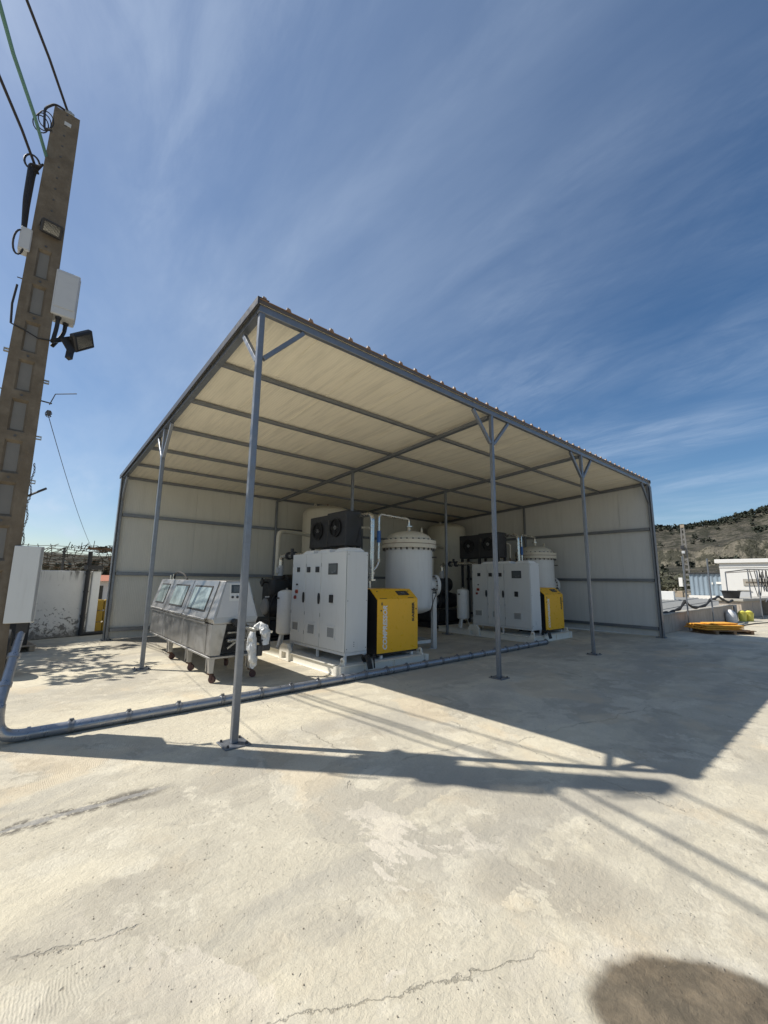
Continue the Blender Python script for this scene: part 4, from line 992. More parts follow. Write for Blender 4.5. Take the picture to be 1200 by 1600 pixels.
p = MB(); p.box((1.26, 2.10, .60), (.15, .13, .18), bev=.02); p.cyl((1.17, 2.1, .60), (1.17, 2.1, .44), .05, n=12); p.build('drive_motor', M['charcoal'], mc)

# ================================================================== UTILITY POLE
PX, PY, PH = -2.055, 1.82, 7.62
pole = thing('utility_pole', 'tall tapered concrete pole with recessed panels at the left edge', 'pole')
def hw(z): return .215-.083*z/PH              # half width
def hd_(z): return .095-.035*z/PH               # half depth
def ring_(z, inset=0.): return [(PX-hw(z), PY-hd_(z), z), (PX+hw(z), PY-hd_(z), z), (PX+hw(z), PY+hd_(z), z), (PX-hw(z), PY+hd_(z), z)]
zs = []; z = .35; recs = []
while z < 5.4: recs.append((z, z+.385)); z += .485
p = MB(); bm = p.bm
def quadv(*c): bm.faces.new([bm.verts.new(Vector(q)) for q in c])
def fy(z): return PY-hd_(z)
def rw(z): return hw(z)*.43
lev = [0]+[q for r_ in recs for q in r_]+[PH]
A = ring_(0); B = ring_(PH)
for i, j in ((1, 2), (2, 3), (3, 0)): quadv(A[i], A[j], B[j], B[i])
quadv(*B); 
DEP = .035
for z0, z1 in zip(lev, lev[1:]):
    isrec = (z0, z1) in recs
    for s_ in (-1, 1):
        xs0 = sorted((PX+s_*rw(z0), PX+s_*hw(z0))); xs1 = sorted((PX+s_*rw(z1), PX+s_*hw(z1)))
        quadv((xs0[0], fy(z0), z0), (xs0[1], fy(z0), z0), (xs1[1], fy(z1), z1), (xs1[0], fy(z1), z1))
    if not isrec: quadv((PX-rw(z0), fy(z0), z0), (PX+rw(z0), fy(z0), z0), (PX+rw(z1), fy(z1), z1), (PX-rw(z1), fy(z1), z1))
    else:
        k_ = .72
        o4 = [(PX-rw(z0), fy(z0), z0), (PX+rw(z0), fy(z0), z0), (PX+rw(z1), fy(z1), z1), (PX-rw(z1), fy(z1), z1)]
        i4 = [(PX-rw(z0)*k_, fy(z0)+DEP, z0+.03), (PX+rw(z0)*k_, fy(z0)+DEP, z0+.03), (PX+rw(z1)*k_, fy(z1)+DEP, z1-.03), (PX-rw(z1)*k_, fy(z1)+DEP, z1-.03)]
        for i in range(4): quadv(o4[i], o4[(i+1) % 4], i4[(i+1) % 4], i4[i])
bmesh.ops.remove_doubles(bm, verts=bm.verts[:], dist=.0005)
p.build('shaft', M['pole'], pole)
for z0, z1 in recs:
    k_ = .722; MB().quad((PX-rw(z0)*k_, fy(z0)+DEP-.001, z0+.03), (PX+rw(z0)*k_, fy(z0)+DEP-.001, z0+.03), (PX+rw(z1)*k_, fy(z1)+DEP-.001, z1-.03), (PX-rw(z1)*k_, fy(z1)+DEP-.001, z1-.03)).build('recess_panel', M['polein'], pole)
    zz = z1+.05
    if zz < 5.7: MB().cyl((PX, fy(zz)+.01, zz), (PX, fy(zz)-.006, zz), .014, n=8).build('cross_hole', M['bolt'], pole)
for zz in [5.98+.16*i for i in range(11)]: MB().cyl((PX+.0, fy(zz)+.01, zz), (PX+.0, fy(zz)-.003, zz), .012, n=8).build('cross_hole', M['bolt'], pole)
for zz, s_ in ((4.22, -1), (3.95, 1), (3.25, 1), (2.72, 1), (3.45, -1)):
    x_ = PX+s_*(hw(zz)); p = MB(); p.span(min(x_, x_+s_*.05), max(x_, x_+s_*.05), PY-.02, PY+.02, zz-.02, zz-.012); p.span(min(x_, x_+s_*.05), max(x_, x_+s_*.05), PY-.02, PY+.02, zz+.012, zz+.02); p.span(min(x_+s_*.042, x_+s_*.05), max(x_+s_*.042, x_+s_*.05), PY-.02, PY+.02, zz-.0115, zz+.0115); p.build('clip', M['rawbolt'], pole)
for zz in (5.15, 3.75, 6.75): MB().cyl((PX-hw(zz)-.05, PY, zz), (PX-hw(zz), PY, zz), .007, n=6).build('spike', M['bolt'], pole)
MB().box((PX+.02, fy(7.4)-.003, 7.45), (.07, .006, .05)).build('plate', M['plastic'], pole)
p = MB(); p.cyl((PX+.02, PY, PH), (PX+.02, PY, PH+.08), .03, n=10); p.box((PX+.02, PY-.02, PH+.03), (.10, .06, .05), bev=.01); p.build('top_bracket', M['rawbolt'], pole)
p = MB()
for j in range(3):
    cz = 7.35-.05*j; p.tube([(PX-.19-.02*j+.075*math.cos(a), PY-.06, cz+.12*math.sin(a)) for a in [6.28318*i/18 for i in range(18)]], .007, 5, True)
p.tube(fillet([(PX+.0, PY-.02, PH+.05), (PX-.13, PY-.05, 7.66), (PX-.22, PY-.06, 7.5), (PX-.19, PY-.06, 7.2), (PX-.12, PY-.09, 7.22)], .06), .014, 6)
p.build('cable_coil', M['cable'], pole)
p = MB()
for j in range(5):
    x_ = -.013*j; p.tube(fillet([(PX-.15+x_*.4, PY-.02-.02*j, 6.75-.03*j), (PX-.21+x_, PY-.03*j, 6.6), (PX-.215+x_*.8, PY-.03*j, 6.1), (PX-.20+x_*.5, PY-.04, 5.55+.03*j)], .08), .013, 6)
p.tube([(PX-.25+.07*math.cos(a), PY-.05, 6.68+.10*math.sin(a)) for a in [6.28318*i/18 for i in range(18)]], .012, 6, True)
p.tube([(PX-.24+.05*math.cos(a), PY-.08, 5.55+.16*math.sin(a)) for a in [6.28318*i/18 for i in range(18)]], .011, 6, True)
p.build('cable_drop', M['cable'], pole)
p = MB(); zz = 4.42; p.tube([(PX-.19, fy(4.55)-.005, 4.52), (PX-.06, fy(4.5)-.012, 4.48), (PX+.06, fy(4.43)-.012, 4.43), (PX+.18, fy(4.45)-.005, 4.45)], .008, 6); p.tube([(PX-.19, fy(4.55)-.005, 4.52), (PX-.205, PY-.1, 4.75), (PX-.19, PY-.1, 5.0)], .012, 6); p.build('strap_cable', M['cable'], pole)

# floodlights
def flood(name, label, loc, rz, tilt):
    t = thing(name, label, 'floodlight', loc, rz, 'floodlights on the pole'); q_ = Matrix.Rotation(R(tilt), 4, 'X')
    def loc_(p): return p
    h_ = MB().box((0, -.10, 0), (.26, .06, .20), bev=.012); o1 = h_.build('housing', M['black'], t); o1.rotation_euler = (R(tilt), 0, 0)
    g_ = MB().box((0, -.1285, .0), (.19, .003, .135)).build('lamp_glass', M['lamp'], t); g_.rotation_euler = (R(tilt), 0, 0)
    p = MB()
    for j in range(6): p.box((-.09+j*.036, -.066, 0), (.008, .02, .15))
    f_ = p.build('cooling_fins', M['black'], t); f_.rotation_euler = (R(tilt), 0, 0)
    p = MB(); p.box((-.13, -.06, 0), (.012, .12, .03)); p.box((.13, -.06, 0), (.012, .12, .03)); p.box((0, .0, 0), (.27, .012, .035)); p.build('yoke', M['black'], t)
    return t
flood('floodlight', 'small floodlight facing out on the upper front of the concrete pole', (PX+.02, fy(5.9)-.012, 5.88), R(8), 28).scale = (.8, .8, .8)
f2 = flood('floodlight', 'black floodlight on an arm below the white junction box', (-1.66, 1.74, 4.58), R(38), 30); f2.scale = (1.1, 1.1, 1.1); f2.rotation_euler = (0, R(-42), R(30))
p = MB(); p.beam((-.02, .02, -.02), (-.24, -.05, -.18), .05, .05); p.beam((-.02, .03, .0), (-.22, .06, .02), .045, .045); p.box((-.16, -.06, -.06), (.10, .02, .16)); p.build('mounting_arm', M['black'], f2)
# boxes on the pole
jb = thing('junction_box', 'large white plastic junction box on the right side of the pole', 'junction box')
MB().box((-1.80, 1.84, 5.10), (.24, .24, .60), bev=.012).build('case', M['plastic'], jb)
MB().box((-1.80, 1.715, 5.13), (.21, .008, .46), bev=.003).build('lid', M['plastic'], jb); MB().box((-1.676, 1.84, 5.10), (.006, .20, .52), bev=.002).build('side_flange', M['plastic'], jb)
for y_ in (1.78, 1.89): MB().tube(fillet([(-1.84+(y_-1.78)*.7, y_, 4.80), (-1.84+(y_-1.78)*.7, y_, 4.66), (-1.86, y_, 4.45)], .08), .022, 8).build('conduit', M['cable'], jb)
for y_ in (1.78, 1.89): MB().cyl((-1.84+(y_-1.78)*.7, y_, 4.775), (-1.84+(y_-1.78)*.7, y_, 4.7995), .032, n=10).build('gland', M['charcoal'], jb)
sb = thing('small_box', 'small grey cable box on the left side of the pole under hanging cables', 'junction box')
MB().box((-2.245, 1.80, 5.62), (.11, .14, .30), bev=.01).build('case', M['plastic'], sb); MB().box((-2.245, 1.726, 5.62), (.09, .006, .27)).build('lid', M['plastic'], sb)
eb = thing('meter_cabinet', 'flat light grey meter cabinet on the pole above the duct riser', 'cabinet')
MB().span(-1.90, -1.655, 1.705, 1.90, 1.14, 1.975, .006).build('case', M['cab'], eb)
MB().span(-1.91, -1.683, 1.692, 1.7025, 1.143, 1.972, .003).build('door', M['cab'], eb)
MB().span(-1.675, -1.660, 1.689, 1.7025, 1.15, 1.97, .002).build('door_edge', M['cabdark'], eb)
MB().span(-1.80, -1.70, 1.74, 1.87, 1.03, 1.139).build('cable_gland', M['black'], eb)

# overhead wires
def wire(label, pts, r, mat, n=7, cat='cable', group='overhead cables'):
    o = MB().tube(pts, r, n).build('overhead_cable', mat); tag(o, label, cat, group); return o
def sagline(a, b, sag, n=44):
    a, b = Vector(a), Vector(b); return [a.lerp(b, i/n)-Vector((0, 0, sag*4*(i/n)*(1-i/n)))+Vector((.012*math.sin(i*2.3), 0, .012*math.sin(i*3.1)))*(0 < i < n)*((b-a).length > 15) for i in range(n+1)]
wire('black twisted overhead cable leaving the very top of the concrete pole', sagline((-2.06, 1.80, 7.68), (-11.5, -23, 9.6), .55), .015, M['cable'])
wire('thick green overhead cable strapped to the pole below its top', sagline((-2.17, 1.84, 6.85), (-8.9, -23, 9.5), .35), .019, M['green'])
wire('lowest black overhead cable ending at the coiled loops on the pole', sagline((-2.24, 1.84, 6.62), (-9.4, -20, 9.9), .35), .015, M['cable'])
bk = ((-2.06, 1.9, 7.60, .015), (-2.12, 1.9, 6.95, .017), (-2.10, 1.9, 6.78, .017), (-2.14, 1.9, 6.5, .014))
for (x_, y_, z_, r_), lb, ex in zip(bk, ('topmost cable running away behind the pole', 'second cable running away behind the pole', 'third cable running away behind the pole', 'lowest cable running away behind the pole'), (0, .15, .3, .1)):
    wire('dark overhead '+lb, sagline((x_, y_, z_), (-3.6-ex, 26, z_-.8), .5), r_, M['cable'])
p = MB(); p.tube([(PX+.17, 1.80, 3.70), (-1.78, 1.76, 3.68)], .008, 6); p.tube([(-1.80, 1.76, 3.66), (-1.76, 1.74, 3.80), (-1.56, 1.72, 3.86)], .006, 6); p.tube([(-1.795, 1.74, 3.54)]+[(-1.795+.03*math.cos(a), 1.74, 3.54+.04*math.sin(a)) for a in [6.28318*i/12 for i in range(12)]], .005, 5); p.cyl((-1.795, 1.74, 3.52), (-1.795, 1.74, 3.58), .022, n=8)
tag(p.build('wire_anchor', M['bolt']), 'thin hooked wire anchor sticking out of the right side of the pole', 'bracket')
tag(MB().tube(sagline((-1.795, 1.74, 3.52), (-.35, 10.75, 2.45), .12), .004, 5).build('stay_wire', M['cable']), 'thin stay wire slanting down from the pole to the fence tangle', 'wire')
# far lamp arm on the pole's back edge
p = MB(); p.tube([(PX+.17, PY+.06, 2.55), (PX+.27, PY+.05, 2.62)], .012, 6); p.box((PX+.305, PY+.04, 2.645), (.09, .05, .02), Matrix.Rotation(R(-35), 4, 'Y')); tag(p.build('lamp_arm', M['charcoal']), 'tiny dark lamp arm on the pole edge above the meter cabinet', 'lamp')
p = MB()
for j in range(26): z_ = 2.95-j*.04; p.tube([(PX+.200+.010*math.sin(j*.9)+.006*math.cos(a), PY+.13, z_+.022*math.sin(a)) for a in [6.28318*i/8 for i in range(8)]], .004, 4, True)
tag(p.build('chain', M['bolt']), 'thin chain hanging down the right edge of the pole', 'chain')

# ================================================================== LEFT BACKGROUND
wl = thing('white_wall', 'old whitewashed wall with peeling dark spots left of the shed', 'wall', (0, 0, 0))
wa, wb_ = Vector((-6.5, 8.45, 0)), Vector((-.36, 10.30, 0)); dw = (wb_-wa).normalized(); nw = Vector((dw.y, -dw.x, 0))
o = MB().box((0, 0, .90), ((wb_-wa).length, .22, 1.80), bev=.02).build('wall_face', M['whitewall'], wl); o.location = (wa+wb_)/2+Vector((0, .11, 0)); o.rotation_euler = (0, 0, math.atan2(dw.y, dw.x))
o = MB().box((0, 0, .90), (.22, .30, 1.80), bev=.015).build('end_pier', M['white'], wl); o.location = wb_+dw*.115+Vector((0, .12, 0)); o.rotation_euler = (0, 0, math.atan2(dw.y, dw.x))
p = MB(); a_ = wb_-dw*.10+nw*.07; p.cyl(a_+Vector((0, 0, .02)), a_+Vector((0, 0, 2.35)), .055, n=12)
for z_ in (.5, 1.2, 1.7): p.cyl(a_+Vector((0, 0, z_)), a_+Vector((0, 0, z_+.04)), .066, n=12)
p.box(a_+Vector((.12, .05, 1.90)), (.40, .22, .12), math.atan2(dw.y, dw.x)); p.cyl(a_+Vector((0, 0, .05)), a_+Vector((1.2, .32, .05)), .05, n=10)
tag(p.build('drain_pipe', M['black']), 'black drain pipe standing against the end of the whitewashed wall', 'pipe')
yb = thing('block_wall', 'short yellow painted block wall between white pier and shed corner', 'wall')
for r_ in range(3):
    for k_ in range(3):
        MB().box((-.12+k_*.41, 10.66+.02*random.random(), .165+r_*.325), (.395, .2, .31), bev=.02).build('block', M['yblock'], yb)
fe = thing('wire_fence', 'rusty wire fence with dry vine tangle on top of the whitewashed wall', 'fence')
f0, f1 = wa+Vector((0, .15, 0)), Vector((2.6, 11.35, 0)); dfx = f1-f0
for t_ in (.12, .38, .60, .745, .86, .99): q_ = f0+dfx*t_; MB().box(q_+Vector((0, 0, 1.22)), (.06, .06, 2.44)).build('fence_post', M['bolt'], fe)
for z_ in (1.88, 1.96, 2.04, 2.12, 2.20, 2.29, 2.38, 2.46):
    MB().tube([f0+dfx*(i/30)+Vector((0, .0, z_+.02*math.sin(i*1.7+z_*9))) for i in range(31)], .009, 4).build('wire_strand', M['rust'], fe)
MB().beam(f0+dfx*.66+Vector((0, 0, 2.46)), f1+Vector((0, 0, 2.44)), .06, .07).build('top_rail', M['rust'], fe)
MB().beam(f0+dfx*.72+Vector((0, -.1, 2.16)), f1+Vector((0, -.1, 2.16)), .05, .05).build('top_rail', M['rust'], fe)
p = MB()
for _ in range(330):
    t_ = random.random()*.98; z_ = 1.80+random.random()**1.5*.6; q_ = f0+dfx*t_+Vector((0, random.uniform(-.03, .12), z_)); L = random.uniform(.15, .5); a_ = random.uniform(-.9, .9)
    a_ = random.choice((a_, a_, random.uniform(1.2, 1.9))); e_ = Vector((math.cos(a_), .1*random.uniform(-1, 1), math.sin(a_)*.8))*L; p.tube([q_, q_+e_*.5+Vector((0, 0, random.uniform(-.05, .05))), q_+e_], .010, 3, cap=False)
for _ in range(150):
    t_ = random.gauss(.775, .07); q_ = f0+dfx*t_+Vector((0, random.uniform(-.15, .15), random.gauss(2.45, .06))); a_ = random.uniform(0, 6.28); L = random.uniform(.1, .4)
    p.tube([q_, q_+Vector((math.cos(a_)*L*.6, .05, abs(math.sin(a_))*.05)), q_+Vector((math.cos(a_)*L, .05, -.05))], .011, 3, cap=False)
o = p.build('vine_tangle', M['leaf'], fe); o['kind'] = 'stuff'
p = MB(); leaf_cloud(p.bm, (-1.3, 10.6, 1.86), (1.9, .16, .08), 420, .035); leaf_cloud(p.bm, (.25, 10.95, 2.48), (.55, .15, .10), 260, .05); o = p.build('dry_leaves', M['leaf'], fe); o['kind'] = 'stuff'
# thicket and house far beyond the gap
p = MB(); leaf_cloud(p.bm, (3, 24, 1.0), (9, 2, 1.45), 2600, .28); tag(p.build('thicket', M['olive']), 'dark scrub thicket beyond the gap left of the shed', 'thicket', kind='stuff')
hs_ = thing('far_house', 'far off small white house with red roof seen in the left gap', 'house', (1.25, 20.5, 0), R(-4))
MB().span(-.55, .8, 0, 3, 0, 1.42).build('wall', M['farwhite'], hs_)
p = MB(); p.prism([(-.65, -.3, 1.43), (-.65, 3.3, 1.43), (-.65, 1.5, 1.72)], (1.55, 0, 0)); p.build('roof', M['tile'], hs_)
for x_ in (-.4, .2): MB().span(x_, x_+.35, -.02, -.001, .5, 1.2).build('window', M['screen'], hs_)
# pallet, crate and tyre by the pole
ty = thing('tyre', 'black rubber tyre standing upright behind the duct riser', 'tyre', (-1.93, 5.25, 0))
MB().lathe([(.20, -.08), (.30, -.09), (.36, -.07), (.375, 0), (.36, .07), (.30, .09), (.20, .08), (.19, 0), (.20, -.08)], 36, mat=Matrix.Translation((0, 0, .378)) @ Matrix.Rotation(R(90), 4, 'Y') @ Matrix.Rotation(R(0), 4, 'Z')).build('tread', M['rubber'], ty)
MB().lathe([(.0, -.02), (.19, -.03), (.19, .03), (.0, .02)], 28, mat=Matrix.Translation((0, 0, .378)) @ Matrix.Rotation(R(90), 4, 'Y')).build('rim', M['plastic'], ty)
pl_ = thing('wooden_pallet', 'wooden pallet on the ground by the foot of the whitewashed wall', 'pallet', (-2.05, 8.2, 0), R(10))
for j in range(5): MB().box((0, -.40+j*.2, .125), (1.1, .13, .022)).build('slat', M['oldwood'], pl_)
for j in range(3): MB().box((-.48+j*.48, 0, .06), (.09, .95, .105)).build('bearer', M['oldwood'], pl_)
cr = thing('dark_crate', 'dark plastic crate of scrap sitting on the wooden pallet', 'crate', (-2.1, 8.2, .138), R(10))
p = MB(); p.box((0, 0, .02), (.9, .7, .03)); p.box((-.44, 0, .28), (.03, .7, .5)); p.box((.44, 0, .28), (.03, .7, .5)); p.box((0, -.34, .28), (.85, .03, .5)); p.box((0, .34, .28), (.85, .03, .5)); p.build('box_shell', M['black'], cr)
p = MB()
for _ in range(24): a_ = Vector((random.uniform(-.35, .35), random.uniform(-.25, .25), .3)); p.tube([a_, a_+Vector((random.uniform(-.2, .25), random.uniform(-.15, .15), random.uniform(.1, .5)))], .015, 5)
p.build('scrap_rods', M['rust'], cr)
# tree just outside the left edge that dapples the yard
tr = thing('shade_tree', 'leafy tree left of the pole casting dappled shade on the yard', 'tree', (-5.0, 9.4, 0))
p = MB(); p.tube([(0, 0, 0), (.05, .02, 1.2), (.0, .1, 2.4)], [.17, .13, .10], 10)
for a_ in range(6): q_ = Vector((math.cos(a_*1.05)*1.5, math.sin(a_*1.05)*1.2, 4.2+.5*(a_ % 2))); p.tube([(0, .1, 2.3), (q_*.5)+Vector((0, 0, 1.2)), q_], [.07, .045, .015], 6)
p.build('trunk', M['bark'], tr)
p = MB()
for _ in range(46):
    c_ = Vector((random.uniform(-1.5, 2.3), random.uniform(-2.6, 1.6), random.uniform(3.2, 5.0))); leaf_cloud(p.bm, c_, (.75, .42, .2), 52, .13)
p.build('crown', M['olive'], tr)

# ================================================================== RIGHT BACKGROUND
# pallets with ochre boards by the shed corner
pa = thing('board_stack', 'stack of ochre yellow formwork boards lying beside the shed corner', 'boards', (16.25, -.72, 0), R(-38))
for L_ in range(3):
    for j in range(4): MB().box((-.1+.05*L_+random.uniform(-.05, .05), -.36+j*.24, .155+L_*.055), (1.25, .215, .04), R(random.uniform(-3, 3)), bev=.006).build('board', M['planks'], pa)
MB().box((.1, -.05, .318), (.95, .5, .04), R(7), bev=.006).build('board', M['planks'], pa)
pb = thing('wooden_pallet', 'brown wooden pallet under the ochre board stack', 'pallet', (16.35, -.84, 0), R(-38))
for j in range(5): MB().box((.05, -.45+j*.22, .115), (1.45, .12, .022)).build('slat', M['brownwood'], pb)
for j in range(3): MB().box((-.55+j*.6, 0, .053), (.10, 1.0, .10)).build('bearer', M['brownwood'], pb)
# low stained wall with capping
lw = thing('low_wall', 'low stained concrete wall running back from the shed corner', 'wall')
A, B = Vector((13.45, .30, 0)), Vector((22.6, -.15, 0)); d = B-A; an = math.atan2(d.y, d.x)
n_ = 6
for i in range(n_):
    a_, b_ = A+d*(i/n_), A+d*((i+1)/n_); h_ = .58+.10*i/n_
    o = MB().box((0, 0, h_/2), ((b_-a_).length-.012, .18, h_), bev=.008).build('wall_section', M['lowwall'], lw); o.location = (a_+b_)/2+Vector((0, .1, 0)); o.rotation_euler = (0, 0, an)
    o = MB().box((0, 0, h_+.026), ((b_-a_).length-.008, .24, .05), bev=.008).build('capping', M['conc'], lw); o.location = (a_+b_)/2+Vector((0, .1, 0)); o.rotation_euler = (0, 0, an)
def stick(label, x, y, h, r=.03, mat='galv', lean=0.):
    o = MB().tube([(x, y, 0), (x+lean*.5, y, h*.5), (x+lean, y, h)], r, 8).build('steel_post', M[mat]); tag(o, label, 'post', 'thin steel posts along the low wall'); return o
stick('thin leaning steel post in front of the low wall, nearest the shed', 16.4, .05, 2.62, .026)
stick('thin leaning steel post in front of the low wall, before the blue grey sheet building', 19.2, -.10, 2.65, .028)
stick('short stubby grey post beside the white sack at the end of the low wall', 22.6, -.22, .72, .075)
# sagging black netting rope
pts = []
anch = [(13.9, 1.0, 1.0), (16.2, .75, .62), (19.0, .14, .98), (20.2, .05, .60), (19.95, .05, 1.02), (22.3, -.05, 1.12), (23.9, -.1, .92)]
anch = [(13.6, .45, .70), (15.2, .32, .66), (16.45, .12, .98), (19.2, -.04, .98), (21.0, -.02, 1.10), (23.4, -.02, .86)]
for (a, b, s_) in ((anch[0], anch[1], .06), (anch[1], anch[2], .10), (anch[2], anch[3], .24), (anch[3], anch[4], .0), (anch[4], anch[5], .12)): pts += sagline(a, b, s_, 8)[:-1]
pts.append(Vector(anch[-1]))
p = MB(); p.tube([q+Vector((0, 0, .02*math.sin(i*1.3))) for i, q in enumerate(pts)], [.048+.016*math.sin(i*2.1) for i in range(len(pts))], 7); tag(p.build('rolled_netting', M['rubber']), 'black rolled netting sagging between posts along the low wall', 'netting')
# low fibre cement roof behind the wall
lr = thing('low_roof', 'low grey fibre cement roof sheets lying behind the low wall', 'roof')
for i in range(5):
    y0 = 1.3+i*1.5; p = MB(); bm = p.bm; rows = []
    for k_ in range(26):
        y_ = y0+k_*.0605; zz = .035*math.sin(k_*1.5708); rows.append([bm.verts.new((17.5+i*.6, y_, .12+.05*i+zz)), bm.verts.new((27, y_, .34+.05*i+zz)), bm.verts.new((37, y_, .44+.05*i+zz))])
    for u_, v_ in zip(rows, rows[1:]):
        for q_ in (0, 1): bm.faces.new((u_[q_], v_[q_], v_[q_+1], u_[q_+1]))
    o = p.build('roof_sheet', M['grey'], lr); md = o.modifiers.new('thick', 'SOLIDIFY'); md.thickness = .012
MB().span(18, 37, 1.15, 1.26, 0, .10).build('support_wall', M['conc'], lr)
tag(MB().box((32.0, 4.98, .55), (.4, .92, 1.06), R(6), .02).build('white_block', M['farwhite']), 'small white rendered block behind the grey roof sheets, left of the far pole', 'block')
# sack and buckets
bg_ = MB(); bg_.lathe([(0, 0), (.15, .0), (.20, .08), (.20, .30), (.17, .44), (.09, .52), (.05, .55), (.0, .56)], 16)
for v in bg_.bm.verts: v.co += Vector((1, 1, .3))*.03*mnoise.noise(v.co*6)
o = tag(bg_.build('sack', M['bag']), 'slumped white sack leaning on the low wall', 'sack'); o.location = (21.35, -.28, 0); o.rotation_euler = (0, R(-9), 0)
for i, (x_, y_, lb) in enumerate(((22.75, -.42, 'lemon yellow bucket, left one of the pair on the yard edge'), (23.05, -.62, 'lemon yellow bucket, right one of the pair, nearer the steel frame'))):
    t = thing('bucket', lb, 'bucket', (x_, y_, 0), 0, 'yellow buckets'); MB().lathe([(0, 0), (.13, 0), (.165, .34), (.175, .34), (.175, .36), (.155, .36), (.125, .02), (0, .02)], 20).build('pail', M['bucket'], t)
    MB().lathe([(0, .361), (.12, .361), (.14, .40), (.06, .47), (0, .47)], 14).build('rag', M['bucket'], t); MB().tube([(.17*math.cos(a), 0, .33+.06*math.sin(a)) for a in [R(180+i*18) for i in range(11)]], .006, 5).build('handle', M['bolt'], t)
# loading dock
dk = thing('loading_dock', 'raised concrete loading dock with dark opening by the white building', 'dock', (24.6, -.15, 0), R(-6))
for x0, x1 in ((0, 3.0), (4.5, 10)): MB().span(x0, x1, 0, .9, 0, .80, .02).build('dock_wall', M['lowwall'], dk)
MB().span(-.1, 10.1, -.12, 1.0, .80, .93, .02).build('dock_slab', M['conc'], dk); MB().span(3.0, 4.5, .7, .8, 0, .8).build('opening_shade', M['black'], dk)  # black sheet stands in for the shade inside the dock opening
tb = thing('black_tub', 'black plastic tub on the loading dock corner', 'tub', (24.9, .25, .93)); MB().lathe([(0, 0), (.30, 0), (.38, .34), (.42, .34), (.42, .38), (.35, .38), (.28, .03), (0, .03)], 20).build('tub_shell', M['black'], tb)
# steel frame with hanging ropes
sf = thing('rope_rack', 'thin steel rack with hanging black ropes before the white building', 'frame')
fpts = ((24.0, -.45), (26.3, -.68), (28.9, -.95), (25.4, -1.6), (27.9, -1.9))
fx = [(25.6, .50, .94, 2.25), (26.2, -.30, 0, 2.40), (25.2, -.78, 0, 2.3), (28.5, -1.6, 0, 2.4)]
for x_, y_, z_, zt_ in fx: MB().tube([(x_, y_, z_), (x_, y_, zt_)], .026, 8).build('upright', M['galv'], sf)
p = MB(); p.tube([(25.6, .5, 2.24), (26.2, -.3, 2.38), (28.5, -1.6, 2.38)], .024, 8); p.tube([(25.6, .5, 2.2), (25.2, -.78, 2.28)], .024, 8); p.build('top_bar', M['bolt'], sf)
MB().beam((25.9, -.2, 1.72), (27.4, -2.4, 1.72), .06, .09).build('wooden_bar', M['oldwood'], sf)
p = MB(); p.tube([(25.2, -.78, 1.7), (25.5, -1.5, .8)], .016, 6); p.tube([(25.3, -.95, .8), (25.6, -1.35, 1.7)], .016, 6); p.build('cross_brace', M['galv'], sf)
for j in range(22):
    t_ = random.random(); a_ = Vector((25.9+t_*1.4, -.35-t_*1.7, 2.34)); L = random.uniform(.3, 1.3); b_ = a_+Vector((random.uniform(.05, .2), -random.uniform(.1, .4), -random.uniform(0, .1)))
    mid = (a_+b_)/2-Vector((random.uniform(-.15, .15), 0, L)); MB().tube([a_, a_.lerp(mid, .55)+Vector((-.06, 0, 0)), mid, b_.lerp(mid, .55)+Vector((.06, 0, 0)), b_], .018, 5).build('rope', M['rubber'], sf)
# blue-grey sheet building
bl = thing('sheet_building', 'blue grey corrugated sheet building under the hill', 'building', (52.0, 6.45, 0), R(-88))
p = MB(); bm = p.bm; rows = []
for k_ in range(-18, 19):
    x_ = k_*.1; yy = -.06 if (k_ % 4) in (0, 1) else .0; rows.append([bm.verts.new((x_, yy, .1)), bm.verts.new((x_, yy, 2.62))])
for u_, v_ in zip(rows, rows[1:]): bm.faces.new((u_[0], v_[0], v_[1], u_[1]))
p.build('sheet_front', M['sheet'], bl); MB().span(-1.8, 1.8, .02, 6, 0, 2.64).build('volume', M['sheet'], bl); MB().span(-1.9, 1.9, -.2, 6.2, 2.65, 2.75).build('roof', M['charcoal'], bl)
MB().span(-1.9, 2.2, -.5, -.2, 0, .42).build('plinth_wall', M['farwhite'], bl)
for x0, x1, z0 in ((.05, .15, 1.55), (.42, 1.0, 1.6), (1.3, 1.75, 1.5)): MB().span(x0, x1, -.09, -.065, z0, z0+.22).build('notice_board', M['farwhite'], bl)
# white building at the right edge
wbx = thing('white_building', 'flat roofed whitewashed building at the right edge under the hill', 'building', (48.4, 4.95, 0), R(-86))
MB().span(0, 16, 0, 9, 0, 3.55).build('wall', M['farwhite'], wbx); MB().span(-.3, 16.5, -.22, 9.3, 3.56, 3.92, .03).build('roof_slab', M['farwhite'], wbx)
MB().span(-.02, 16, -.05, -.002, 3.15, 3.25).build('string_course', M['farwhite'], wbx)
for x0, x1, z0, z1 in ((1.2, 2.0, .0, 1.0), (5.0, 6.0, 0, 2.2), (8, 9.2, 1.0, 2.2), (11.5, 12.5, 0, 2.2)):
    w_ = MB().span(x0, x1, -.05, -.002, z0, z1).build('shutter', M['plastic'], wbx); MB().span(x0-.08, x1+.08, -.09, -.051, z1, z1+.09).build('lintel', M['conc'], wbx)
MB().span(1.6, 3.4, -.06, -.003, 1.5, 2.1).build('patched_panel', M['conc'], wbx)
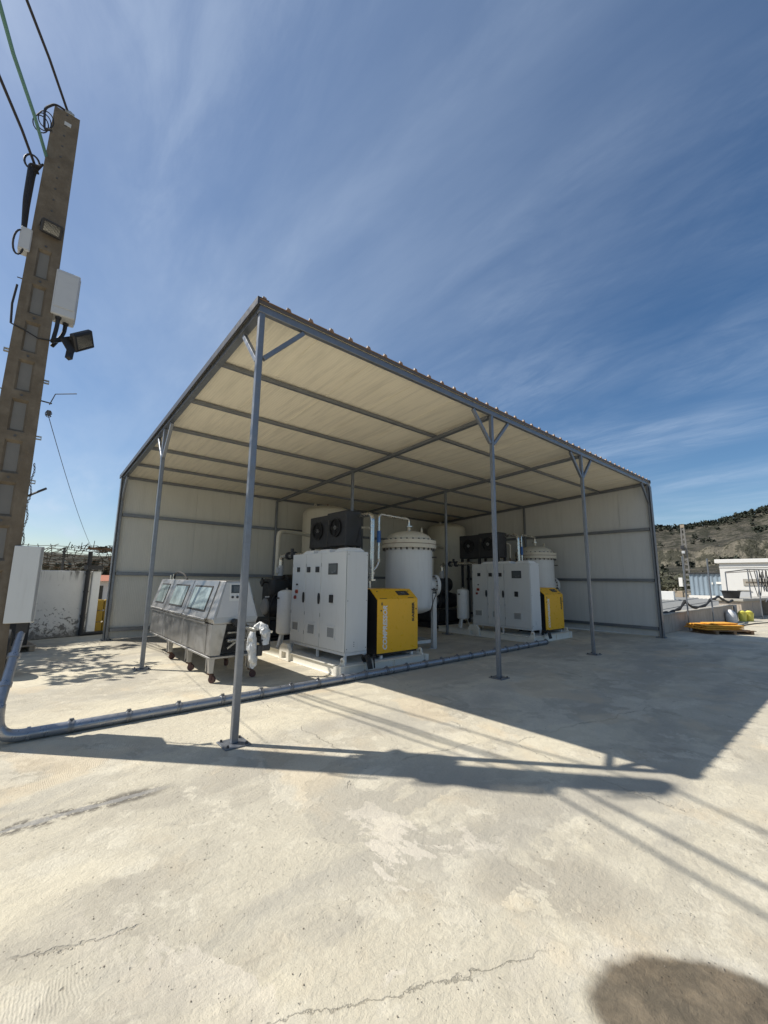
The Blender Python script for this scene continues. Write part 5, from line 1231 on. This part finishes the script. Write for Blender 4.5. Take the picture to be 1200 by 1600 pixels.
# distant lattice pole
dp = thing('utility_pole', 'sunlit concrete pole with square holes rising far off before the hill', 'pole', (54, 8.9, 0), R(-82))
for s_ in (-1, 1):
    p = MB(); p.prism([(s_*.27-.065, -.13, 0), (s_*.27+.065, -.13, 0), (s_*.27+.065, .13, 0), (s_*.27-.065, .13, 0)], (-s_*.14, 0, 7.9)); p.build('flange_side', M['polein'], dp)
for i in range(14): z_ = .25+i*.56; w_ = .27-.14*z_/7.9; MB().span(-w_+.06, w_-.06, -.10, .10, z_, z_+.2).build('rung', M['polein'], dp)
MB().box((-.15, -.28, 5.6), (.34, .25, .4), bev=.03).build('cable_box', M['charcoal'], dp); MB().box((-.1, -.26, 5.05), (.3, .22, .3), bev=.03).build('cable_box', M['plastic'], dp)
MB().box((0, 0, 8.0), (.36, .3, .35)).build('cap', M['oldwood'], dp)
tag(MB().box((51.6, 8.95, 1.75), (.25, .34, .95), R(0), .02).build('sign_box', M['farwhite']), 'white box sign left of the far concrete pole', 'sign')
o = MB().tube([(0, 0, -1.745), (0, 0, -.48)], .06, 8).build('sign_post', M['galv'], bpy.data.objects['sign_box'])
tag(MB().box((52.6, 9.35, .4), (.6, .55, .8), R(0), .02).build('wooden_crate', M['oldwood']), 'weathered wooden crate at the foot of the far concrete pole', 'crate')
p = MB()
for _ in range(150):
    x_ = random.uniform(70, 130); y_ = random.uniform(14, 52); h_ = random.uniform(2, 4.5); leaf_cloud(p.bm, (x_, y_, h_*.5), (h_*.7, h_*.7, h_*.5), 55, .38)
tag(p.build('orchard_wood', M['olive']), 'dark leafy scrub wood at the foot of the hill behind the far pole', 'wood', kind='stuff')
# dark hose lying on the yard
tag(MB().tube([(17.2, -1.2, .02), (18.0, -1.0, .02), (19.3, -.75, .02), (21.6, -1.0, .02), (22.8, -1.3, .02)], .022, 6).build('ground_hose', M['rubber']), 'thin dark hose snaking over the sunny yard beyond the board stack', 'hose')

p = MB(); rg = random.Random(3)
for _ in range(700):
    d_ = 1.2+rg.random()**1.6*11; a_ = R(rg.uniform(-14, 98)); x_, y_ = CX+d_*math.sin(a_), CY+d_*math.cos(a_); s_ = rg.choice((.0015, .002, .002, .0025, .004))
    g_ = bmesh.ops.create_icosphere(p.bm, subdivisions=1, radius=s_, matrix=Matrix.Translation((x_, y_, s_*.45)) @ Matrix.Diagonal((rg.uniform(.7, 1.5), rg.uniform(.7, 1.3), .7, 1)))
tag(p.build('grit', M['pebble']), 'loose grit and small pebbles scattered over the concrete yard', 'grit', kind='stuff')
bpy.context.view_layer.update()
